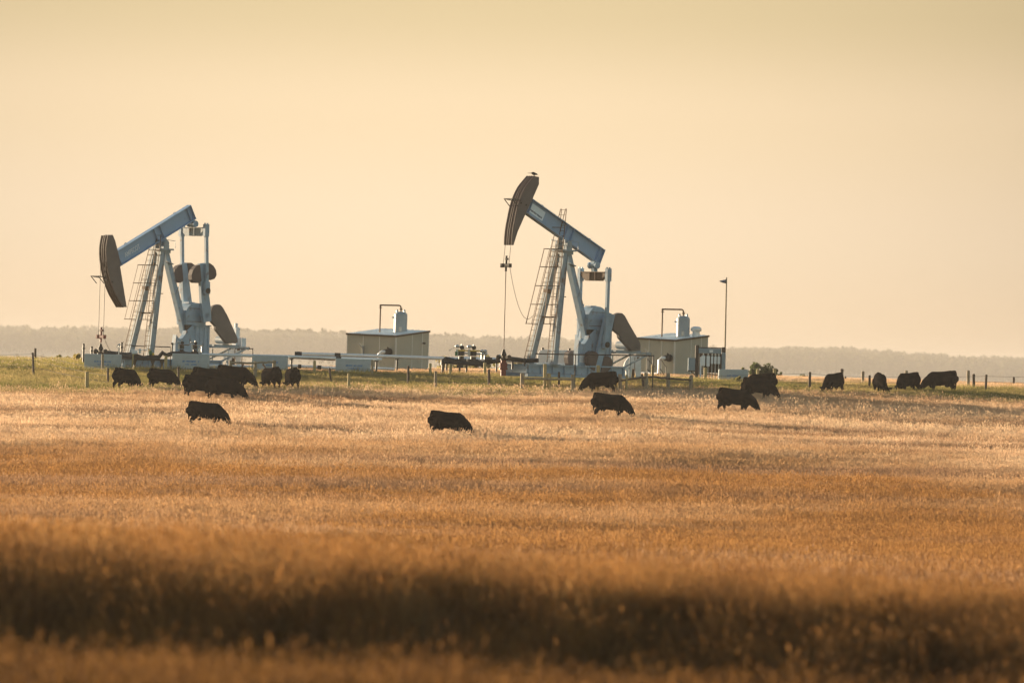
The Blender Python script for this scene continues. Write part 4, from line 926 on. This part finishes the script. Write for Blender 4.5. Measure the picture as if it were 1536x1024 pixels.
# ------------------------------------------------------------------ fence posts, rails, wire
def post(px, pt, pb, r, m, label, d=None, px2=None, group='fence posts'):
    g = ground_hit(px2 if px2 else px, pb) if d is None else A(px2 if px2 else px, pb, d)
    if d is not None: g.z = min(g.z, terrain(g.x, d))
    t = A(px, pt, g.y); b = g.copy(); b.z -= .3
    mb = MB(); n = 5
    pts = [Vector((0, 0, 0)).lerp(t - b, k / n) + (Vector((U(-.008, .008), U(-.008, .008), 0)) if 0 < k < n else Vector()) for k in range(n + 1)]
    r *= 1.12; mb.tube(pts, [r * U(.94, 1.06) for _ in pts], 10); mb.tube([t - b + Vector((0, 0, .001)), t - b + Vector((0, 0, .02))], [r * .9, r * .55], 10)
    o = mb.build('fence_post', M[m], None, True, loc=b); tag(o, label, 'fence post', group); return t
TOPS = {}
PL_ = [
 (130.5, 558, 590, .09, 'wood_new', 'thick pale yellow post in the grass left of the leftmost grazing cow', None),
 (49, 529, 569, .06, 'wood_dark', 'dark post leaning slightly at far left, taller twin behind it', None, 51.5),
 (53, 522.5, 545, .07, 'wood_dark', 'dark post with its foot behind the weeds at far left', 372),
 (162, 552.5, 579, .055, 'wood_dark', 'thin reddish post just left of the leftmost grazing cow', None),
 (154, 531.5, 558, .07, 'wood', 'weathered post standing in front of the wellhead block', 338),
 (249, 534, 560, .085, 'wood_new', 'pale post just left of the concrete block with blue stencil marks', 337),
 (267.5, 550.5, 577, .06, 'wood_dark', 'dark thin post between two small cows and the stencilled block', None, 268.5),
 (260.5, 561, 576, .05, 'wood_new', 'short pale stub post at the nose of the small grazing cow', 333),
 (472, 541, 563, .075, 'wood_new', 'yellow post under the silver pipes right of the brace block', 338),
 (494.5, 552, 579, .055, 'wood_dark', 'dark post leaning left below the silver pipes', None, 498),
 (523.5, 560, 589, .075, 'wood_new', 'bright yellow post in the grass below the left shed', None),
 (558.5, 540, 560, .07, 'wood', 'brown post at the right end of the middle concrete block', 339),
 (612.5, 549, 581, .065, 'wood_dark', 'dark post in front of the right wall of the left shed', None),
 (645.5, 545, 562, .075, 'wood_new', 'short tan post at the right corner of the left shed', 340),
 (653.5, 557, 590, .075, 'wood', 'tan post in the grass just left of the valve manifold', None),
 (675.5, 546, 560, .075, 'wood_new', 'short yellow post under the left of the valve manifold', 341),
 (727.5, 544, 562, .08, 'wood_new', 'yellow post under the right of the valve manifold', 341),
 (733.5, 554, 587, .065, 'wood_dark', 'dark post in the grass below the valve manifold', None),
 (783.5, 560, 592, .10, 'wood', 'thick left end post of the pole brace below the raised horsehead', None),
 (823.5, 560, 592, .10, 'wood_new', 'middle post of the pole brace below the right pumpjack', None),
 (838.5, 558, 589, .06, 'wood_dark', 'dark thin post just right of the middle brace post', None),
 (817.5, 546, 564, .085, 'wood_new', 'pale post against the skid of the right pumpjack', 322),
 (859.5, 562, 593, .10, 'wood', 'thick right end post of the pole brace, beside a thin pipe post', None),
 (897.5, 548, 567, .085, 'wood_new', 'pale post in front of the right pumpjack counterweights', 322),
 (930, 561, 594, .10, 'wood', 'thick left end post of the sagging pole fence', None, 931),
 (940, 562.5, 594, .055, 'wood_new', 'thin pale post beside the left end of the sagging pole fence', None, 938.5),
 (963, 561, 591, .06, 'wood_dark', 'dark leaning post at the peak of the sagging pole fence', None, 967),
 (968.5, 559, 592, .11, 'wood', 'thick grey post at the peak of the sagging pole fence', None, 971),
 (1002.5, 560, 590, .10, 'wood', 'grey post in the middle of the sagging pole fence', None),
 (1036.5, 562.5, 590, .10, 'wood', 'grey post at the right end of the sagging pole fence', None),
 (979, 547, 566, .07, 'wood_new', 'short yellow post in front of the right shed duct', 345),
 (1058, 551.5, 570, .085, 'wood_new', 'yellow post in front of the electrical rack boxes', 341),
 (1137, 553.5, 569, .08, 'wood_new', 'pale post in front of the round shrub, left of its pair', 352),
 (1162, 553, 570, .09, 'wood_new', 'pale post at the right side of the round shrub', 352),
 (1215, 558, 590, .07, 'wood_dark', 'dark post standing alone right of the shrub and cow pair', None, 1214),
 (1263, 553.5, 574, .085, 'wood_dark', 'tall dark post right behind the rump of a brown-backed cow', 345),
 (1268, 565, 572, .06, 'wood_dark', 'very short distant post right of the brown-backed cow', 380),
 (1294.5, 557, 574, .08, 'wood', 'brown post midway between two cows on the right', 350),
 (1304.5, 563, 589, .06, 'wood_dark', 'dark thin post just left of the cow facing the camera', None, 1303.5),
 (1351, 560, 572, .06, 'wood', 'thin far post just left of the turned cow with lowered head', 365),
 (1359.5, 556, 574, .085, 'wood', 'thick post behind the turned cow on the right', 345),
 (1374, 559, 577, .08, 'wood', 'post touching the back of the turned cow on the right', 345),
 (1393.5, 561.5, 580, .07, 'wood_dark', 'dark post above the shoulder of the rightmost cow', 340),
 (1432.5, 565, 572, .06, 'wood', 'short pale far post right of the rightmost cow', 380),
 (1452.5, 556, 574, .085, 'wood', 'tallest post right of the rightmost cow', 345),
 (1460.5, 561, 578, .075, 'wood_dark', 'dark post beside the tallest post on the right', 341),
 (1479.5, 562, 592, .065, 'wood_dark', 'dark leaning post with its foot in green grass at far right', None, 1477.5),
 (1520.5, 565.5, 572, .07, 'wood_dark', 'short dark post at the right end of the fence', 385),
 (346, 541, 563, .085, 'wood', 'left post of the pole fence behind the big grazing cow', 335),
 (383, 542, 568, .085, 'wood', 'middle post of the pole fence behind the big grazing cow', 335),
 (411.5, 540.5, 562, .085, 'wood', 'right post of the pole fence, above the two rump-on cows', 335),
]
for q in PL_:
    px, pt, pb, r, m, lab, d = q[:7]; TOPS[px] = post(px, pt, pb, r, m, lab, d, q[7] if len(q) > 7 else None)
def rail(pa, pb, da, db, r, label, m='wood', group=None):
    a, b = A(*pa, da), A(*pb, db); mb = MB(); n = 6
    mb.tube([(b - a) * (k / n) + Vector((0, 0, U(-.02, .02))) for k in range(n + 1)], [r * U(.9, 1.1) for _ in range(n + 1)], 8)
    tag(mb.build('fence_rail', M[m], None, True, loc=a), label, 'fence rail', group or 'fence rails')
dd = lambda k: TOPS[k].y
rail((346, 544), (383, 544.5), 335 - .1, 335 - .1, .06, 'left pole of the rail fence behind the big cow')
rail((383, 544), (414, 542.5), 335 - .1, 335 - .1, .06, 'right pole of the rail fence above the rump-on cows')
rail((365, 545), (359, 561), 335, 335, .05, 'slanting brace under the left pole of the rail fence', 'wood_dark')
rail((394, 545), (402, 559), 335, 335, .05, 'slanting brace under the right pole of the rail fence', 'wood_dark')
rail((785, 567), (859, 569), dd(783.5) - .1, dd(859.5) - .1, .065, 'straight pole rail across the brace below the right pumpjack')
rail((931, 570.5), (968, 566), dd(930) - .1, dd(968.5) - .1, .06, 'left rising pole of the sagging pole fence', 'wood_dark')
rail((969, 564.5), (1003, 567.5), dd(968.5) - .1, dd(1002.5) - .1, .06, 'middle pole of the sagging pole fence', 'wood_dark')
rail((1003, 567.5), (1036, 570), dd(1002.5) - .1, dd(1036.5) - .1, .06, 'right pole of the sagging pole fence', 'wood_dark')
front = sorted(k for k in (49, 162, 267.5, 494.5, 612.5, 733.5, 838.5, 940, 1215, 1304.5, 1479.5))
chain = [A(-60, 528, TOPS[49].y)] + [TOPS[k] for k in front] + [A(1600, 562, TOPS[1479.5].y)]
WL = ['top barbed wire strand along the near fence', 'middle barbed wire strand along the near fence', 'bottom barbed wire strand along the near fence']
for i, dz in enumerate((-.08, -.42, -.8)):
    mb = MB(); pts = []
    for a, b in zip(chain, chain[1:]):
        for k in range(8): t = k / 8; pts.append(a.lerp(b, t) + Vector((0, -.06, dz - .05 * 4 * t * (1 - t))))
    pts.append(chain[-1] + Vector((0, -.06, dz))); c = pts[0].copy()
    mb.tube([p - c for p in pts], .011, 5); tag(mb.build('barbed_wire', M['wire'], None, loc=c), WL[i], 'fence wire', 'barbed wire strands')

# ------------------------------------------------------------------ shrubs
def shrub(label, px0, px1, pyt, pyb, d, n=1500, m='leaf', lumps=9, leaf=.10):
    a, b = A(px0, pyb, d), A(px1, pyb, d); w = b.x - a.x; h = A(px0, pyt, d).z - a.z
    cx = (a.x + b.x) / 2; g = terrain(cx, d) - .1; c = Vector((cx, d, g)); top = a.z + h - g
    root = thing('shrub', label, 'shrub', c, 0, 'shrubs beyond the pad')
    mb = MB(); lp = []
    for k in range(lumps * 2):
        x = U(-.44, .44) * w; z = top * U(.25, .85) * (1 - 1.3 * (x / w) ** 2); lp.append((x, U(-.3, .3) * w, z, U(.08, .17) * min(w, 3 * top)))
    for k in range(n):
        x, y, z, r = random.choice(lp); v = Vector((random.gauss(0, 1), random.gauss(0, 1), random.gauss(0, 1))).normalized() * r * (.5 + .6 * rnd() ** .6)
        p = Vector((x + v.x, y + v.y, max(.02, min(top, z + v.z * .85)))); q = Vector((random.gauss(0, 1), random.gauss(0, 1), random.gauss(0, 1))).normalized(); o_ = q.orthogonal().normalized(); s_ = leaf * U(.5, 1.2)
        mb.add([p - q * s_, p + o_ * s_ * .5, p + q * s_, p - o_ * s_ * .5], [(0, 1, 2, 3)])
    mb.build('foliage', M[m], root)
    mb = MB()
    for x, y, z, r in lp: mb.tube([(x * .2, y * .2, -.1), (x * .6, y * .6, z * .55), (x, y, z)], [.05, .035, .012], 5)
    for k in range(16): x, y, z, r = random.choice(lp); mb.tube([(x, y, z * .8), (x + U(-.7, .7) * r, y, min(top * 1.06, z + r * U(.7, 1.25)))], [.015, .004], 4)
    mb.build('stem', M['wood_dark'], root); return root
shrub('round dark green shrub behind the cow pair on the right', 1120, 1166, 541.5, 566, 440, 3600, 'leaf', 12, .12)
shrub('small brownish bush peeking over the pale blue block', 1105, 1122, 548, 562, 430, 500, 'leaf', 5)
shrub('small leaning bush right of the round shrub', 1166, 1178, 555, 568, 436, 350, 'leaf', 4)
shrub('low scrubby bush on the skyline left of the lone dark post', 1178, 1216, 560.5, 569, 450, 700, 'leaf', 8)
shrub('small yellow-green bush on the skyline near the far left fence', 82, 104, 530, 545, 400, 650, 'weed', 6)
shrub('yellow-green bush touching the left end of the wellhead block', 107, 128, 527, 550, 360, 900, 'weed', 7)
shrub('grassy bush in front of the pale blue block', 1100, 1111, 558, 572, 340, 350, 'weed', 4)
for k, (a, b_, t) in enumerate(((644, 678, 527), (676, 712, 525.5), (708, 742, 523.5), (738, 775, 523), (770, 800, 526))):
    shrub(['low brown hedge bush right of the left shed wall', 'low brown hedge bush behind the left of the manifold', 'low brown hedge bush behind the manifold gauges', 'low brown hedge bush behind the polished rod', 'low brown hedge bush left of the right pumpjack legs'][k], a, b_, t, 545, 470 + 6 * k, 900, 'weed', 10, .13)

# ------------------------------------------------------------------ cattle
def cow_mesh(name, walk=0., turn=0., headup=0., lean=0., tail_side=0.):
    """one continuous Angus cow, grazing; +x is forward, feet at z=0, 1.4 m at the withers"""
    mb = MB()
    spine = [(-1.00, 1.12, .10, .14), (-.95, 1.06, .22, .29), (-.83, 1.02, .295, .41), (-.62, 1.015, .32, .425), (-.32, .97, .35, .415), (0, .925, .37, .43), (.28, .915, .35, .435), (.48, .915, .305, .43), (.63, .895, .25, .385), (.78, .82, .185, .31)]
    hu = headup
    neck = [(.93, .72 + .1 * hu, .15, .25), (1.05, .57 + .25 * hu, .13, .185), (1.13, .46 + .4 * hu, .12, .155), (1.19, .34 + .45 * hu, .125, .135), (1.235, .20 + .45 * hu, .10, .115), (1.25, .10 + .45 * hu, .09, .10), (1.25, .05 + .45 * hu, .07, .07)]
    ring = spine + neck; n = 16; vs = []; P_ = []
    for i, (x, z, w, h) in enumerate(ring):
        k = max(0, i - 8) / (len(ring) - 9); P_.append(Vector((x - abs(turn) * .10 * k, math.sin(turn) * .75 * k * k ** .2, z)))
    for i, (x, z, w, h) in enumerate(ring):
        t = (P_[min(i + 1, len(P_) - 1)] - P_[max(i - 1, 0)]).normalized(); side = Vector((0, 0, 1)).cross(t).normalized(); up = t.cross(side)
        for k in range(n):
            a = 2 * math.pi * k / n; ca, sa = math.cos(a), math.sin(a); e = .95
            p = P_[i] + side * (w * math.copysign(abs(ca) ** e, ca)) + up * (h * math.copysign(abs(sa) ** e, sa)); vs.append(p)
    fs = [(i * n + k, i * n + (k + 1) % n, (i + 1) * n + (k + 1) % n, (i + 1) * n + k) for i in range(len(ring) - 1) for k in range(n)] + [tuple(reversed(range(n))), tuple(range((len(ring) - 1) * n, len(ring) * n))]
    mb.add(vs, fs)
    for sy, sw in ((-1, walk), (1, -walk)):
        y = .19 * sy
        mb.tube([(-.70, y * .8, 1.0), (-.69, y, .78), (-.62 + sw * .10, y * 1.08, .60), (-.80 + sw * .28, y, .44), (-.80 + sw * .34, y, .30), (-.76 + sw * .42, y, .10), (-.74 + sw * .44, y, 0)], [.22, .21, .145, .088, .068, .058, .075], 10)
        sw2 = -sw * .9
        mb.tube([(.42, y * .75, .95), (.43, y * .85, .72), (.40 + sw2 * .08, y * .9, .54), (.42 + sw2 * .2, y * .85, .32), (.41 + sw2 * .26, y * .85, .12), (.43 + sw2 * .30, y * .85, 0)], [.17, .16, .115, .072, .056, .072], 10)
    mb.tube([(-.90, 0, 1.36), (-.965, tail_side * .05, 1.2), (-.955, tail_side * .1, .9), (-.945, tail_side * .14, .62), (-.94, tail_side * .15, .46)], [.055, .04, .03, .045, .03], 8)
    mb.ell((-.80, 0, 1.39), (.16, .11, .06))                         # tail head
    hp = P_[11]; hd = P_[13]
    for sy in (-1, 1):
        base = P_[12] + Vector((.02, .10 * sy, .05)); Rm = Matrix.Rotation(sy * .5, 3, 'Z'); mb.ell(base + Vector((-.03, .13 * sy, .04)), (.05, .17, .075), Rm)
        mb.ell(P_[13] + Vector((.03, .10 * sy, .06)), (.05, .035, .045))
    mb.ell((-.42, 0, .55), (.17, .13, .12)); mb.ell((.52, 0, .55), (.16, .12, .18))
    me = mb.mesh(name + '_raw', M['cow']); o = bpy.data.objects.new('raw', me); COL.objects.link(o)
    r = o.modifiers.new('r', 'REMESH'); r.mode = 'VOXEL'; r.voxel_size = .026; r.use_smooth_shade = True
    sm = o.modifiers.new('s', 'SMOOTH'); sm.factor = .5; sm.iterations = 4
    dg = bpy.context.evaluated_depsgraph_get(); out = bpy.data.meshes.new_from_object(o.evaluated_get(dg)); out.name = name
    for v in out.vertices:                                            # a little more leg
        z = v.co.z; k = min(1, max(0, (.82 - v.co.x) / .25)); v.co.z = z + .10 * k * min(1, z / .55)
    bpy.data.objects.remove(o); out.materials.clear(); out.materials.append(M['cow'])
    for p in out.polygons: p.use_smooth = True
    return out
CM = {'graze': cow_mesh('grazing_cow', .15), 'walk': cow_mesh('walking_cow', .55), 'turnL': cow_mesh('turned_cow', .1, .7, 0, 0, 1), 'turnR': cow_mesh('turned_cow_right', .2, -.7, 0, 0, -1)}
def cow(kind, pxc, pyb, yaw, scale, label, d=None):
    """pxc, pyb: where the middle of the feet meets the ground; yaw: 0 faces picture right, 90 faces away, 180 left, 270 towards us"""
    g = ground_hit(pxc, pyb) if d is None else A(pxc, pyb, d)
    g.z = terrain(g.x, g.y) - .02
    o = bpy.data.objects.new('cow', CM[kind]); COL.objects.link(o); o.location = g; o.rotation_euler.z = math.radians(yaw); o.scale = (scale * .95, scale * .93, scale * .93)
    sl = (terrain(g.x, g.y + .6) - terrain(g.x, g.y - .6)) / 1.2
    tag(o, label, 'cow', 'black cattle grazing the field')
cow('graze', 189, 589, 48, 1.0, 'leftmost whole cow, black, rump-left, behind the thick pale yellow post')
cow('graze', 244, 587, 25, .92, 'small black cow grazing rightward, second from the left along the fence')
cow('graze', 300, 601, 20, 1.0, 'black cow mostly hidden behind the cow in the left cluster front')
cow('graze', 337, 606, 8, 1.05, 'black cow grazing rightward at the front of the left cluster')
cow('graze', 312, 590, 28, 1.05, 'black cow at the back left of the left cluster, only its back showing')
cow('graze', 352, 588, 4, 1.08, 'large humped black cow at the back of the left cluster, head hidden right')
cow('turnR', 405, 588, 122, 1.03, 'black cow rump-on at the right end of the left cluster')
cow('graze', 437, 588, 108, 1.0, 'black rump-on cow standing clear just right of the left cluster')
cow('graze', 310, 645, 2, 1.0, 'black cow alone in front of the left cluster, legs hidden in grass')
cow('graze', 673, 660, -6, 1.0, 'nearest black cow, alone in the middle of the field, legs hidden')
cow('graze', 900, 594, 172, 1.0, 'black cow grazing leftward in front of the right pumpjack')
cow('graze', 916, 631, -6, 1.03, 'black cow grazing rightward below the right pumpjack')
cow('walk', 1104, 623, -4, 1.05, 'black cow striding right with spread legs, right of centre')
cow('walk', 1138, 604, -14, 1.0, 'black cow grazing rightward in front of another cow near the shrub')
cow('graze', 1140, 597, 152, 1.03, 'black cow facing left with ear showing, behind the rightward pair mate')
cow('graze', 1249, 594, 235, .98, 'brown-backed black cow at a slant, left of the right group')
cow('turnL', 1320, 595, 277, 1.0, 'black cow facing the camera with head down and ears out')
cow('turnL', 1361, 593, 222, .98, 'black cow turned half towards us, between the facing cow and the last one')
cow('graze', 1410, 593, 188, 1.05, 'rightmost black cow, grazing leftward by the fence')

# ------------------------------------------------------------------ haze
mb = MB(); mb.bbox((-3200, -420, -46), (3200, 9400, 19)); hz = mb.build('haze', bpy.data.materials.new('haze_air')); tag(hz, 'pale evening haze filling the air over the fields', 'haze', None, 'stuff')
m = hz.data.materials[0]; m.use_nodes = True; N = m.node_tree.nodes; N.clear(); out = N.new('ShaderNodeOutputMaterial'); pv = N.new('ShaderNodeVolumePrincipled')
pv.inputs['Color'].default_value = (.62, .59, .575, 1); pv.inputs['Density'].default_value = .000135; pv.inputs['Anisotropy'].default_value = .1
m.node_tree.links.new(pv.outputs[0], out.inputs['Volume'])

# ------------------------------------------------------------------ light, sky, camera
SUN_AZ, SUN_EL = math.radians(-48), math.radians(5.6)          # azimuth from +Y, negative = left
tosun = Vector((math.sin(SUN_AZ) * math.cos(SUN_EL), math.cos(SUN_AZ) * math.cos(SUN_EL), math.sin(SUN_EL)))
ld = bpy.data.lights.new('sun', 'SUN'); ld.energy = 5.; ld.angle = math.radians(.5); ld.color = (1, .78, .52)
lo = bpy.data.objects.new('sun', ld); COL.objects.link(lo); lo.rotation_euler = tosun.to_track_quat('Z', 'Y').to_euler()
w = bpy.data.worlds.new('World'); sc.world = w; w.use_nodes = True; nt = w.node_tree; N = nt.nodes; L = nt.links
bg = N['Background']; sky = N.new('ShaderNodeTexSky'); sky.sky_type = 'NISHITA'; sky.sun_disc = False
sky.sun_elevation = SUN_EL; sky.sun_rotation = SUN_AZ; sky.air_density = 1.2; sky.dust_density = 1.5; sky.ozone_density = 1.0; sky.altitude = 300
# low band of evening sky (elevation < ~10 deg) is peach; higher up the Nishita dome takes over
EXPO = 1.6
tc = N.new('ShaderNodeTexCoord'); sx = N.new('ShaderNodeSeparateXYZ'); L.new(tc.outputs['Generated'], sx.inputs[0])
el = N.new('ShaderNodeMapRange'); el.inputs['From Min'].default_value = 0.; el.inputs['From Max'].default_value = .0872; L.new(sx.outputs['Z'], el.inputs['Value'])
rp = N.new('ShaderNodeValToRGB'); e = rp.color_ramp.elements; rp.color_ramp.interpolation = 'EASE'
SK = [(0., (1.02, .755, .49)), (.26, (1.03, .80, .54)), (.48, (1.0, .77, .49)), (.72, (.82, .64, .365)), (1., (.64, .53, .31))]
while len(e) < len(SK): e.new(.5)
for i, (p, c) in enumerate(SK): e[i].position = p; e[i].color = (*[k for k in c], 1)
L.new(el.outputs[0], rp.inputs[0])
sub = N.new('ShaderNodeMath'); sub.operation = 'ADD'; sub.inputs[1].default_value = .018; L.new(sx.outputs['X'], sub.inputs[0])
sq = N.new('ShaderNodeMath'); sq.operation = 'MULTIPLY'; L.new(sub.outputs[0], sq.inputs[0]); L.new(sub.outputs[0], sq.inputs[1])
side = N.new('ShaderNodeMath'); side.operation = 'MULTIPLY_ADD'; side.inputs[1].default_value = -18.; side.inputs[2].default_value = 1.; L.new(sq.outputs[0], side.inputs[0])      # brightest just left of the middle
cl = N.new('ShaderNodeClamp'); cl.inputs['Min'].default_value = .65; cl.inputs['Max'].default_value = 1.25; L.new(side.outputs[0], cl.inputs[0])
sc_ = N.new('ShaderNodeVectorMath'); sc_.operation = 'SCALE'; L.new(rp.outputs[0], sc_.inputs[0])
k_ = N.new('ShaderNodeMath'); k_.operation = 'MULTIPLY'; k_.inputs[1].default_value = 2 ** -EXPO / .12; L.new(cl.outputs[0], k_.inputs[0]); L.new(k_.outputs[0], sc_.inputs['Scale'])
fm = N.new('ShaderNodeMapRange'); fm.interpolation_type = 'SMOOTHSTEP'; fm.inputs['From Min'].default_value = .06; fm.inputs['From Max'].default_value = .35; L.new(sx.outputs['Z'], fm.inputs['Value'])
bk = N.new('ShaderNodeMapRange'); bk.interpolation_type = 'SMOOTHSTEP'; bk.inputs['From Min'].default_value = .75; bk.inputs['From Max'].default_value = -.1; L.new(sx.outputs['Y'], bk.inputs['Value'])
mxf = N.new('ShaderNodeMath'); mxf.operation = 'MAXIMUM'; L.new(fm.outputs[0], mxf.inputs[0]); L.new(bk.outputs[0], mxf.inputs[1])
mxw = N.new('ShaderNodeMix'); mxw.data_type = 'RGBA'; L.new(mxf.outputs[0], mxw.inputs[0]); L.new(sc_.outputs[0], mxw.inputs[6]); dm = N.new('ShaderNodeVectorMath'); dm.operation = 'SCALE'; dm.inputs['Scale'].default_value = .62; L.new(sky.outputs[0], dm.inputs[0]); L.new(dm.outputs[0], mxw.inputs[7])
L.new(mxw.outputs[2], bg.inputs['Color']); bg.inputs['Strength'].default_value = .12

cam = bpy.data.cameras.new('camera'); co = bpy.data.objects.new('camera', cam); COL.objects.link(co); sc.camera = co
cam.sensor_width = 36; cam.lens = 200; cam.clip_start = .5; cam.clip_end = 30000
co.matrix_world = Matrix.Translation((0, 0, ZC)) @ Matrix.Rotation(math.pi / 2 + math.atan(18 / F), 4, 'X') @ Matrix.Rotation(ROLL, 4, 'Z')
cam.dof.use_dof = True; cam.dof.focus_distance = 340; cam.dof.aperture_fstop = 1.75
sc.view_settings.view_transform = 'Standard'; sc.view_settings.look = 'None'; sc.view_settings.exposure = EXPO; sc.view_settings.gamma = 1
sc.cycles.use_denoising = True; sc.cycles.max_bounces = 8; sc.cycles.volume_bounces = 0; sc.cycles.transmission_bounces = 6
sc.cycles.use_adaptive_sampling = True; sc.cycles.adaptive_threshold = .02
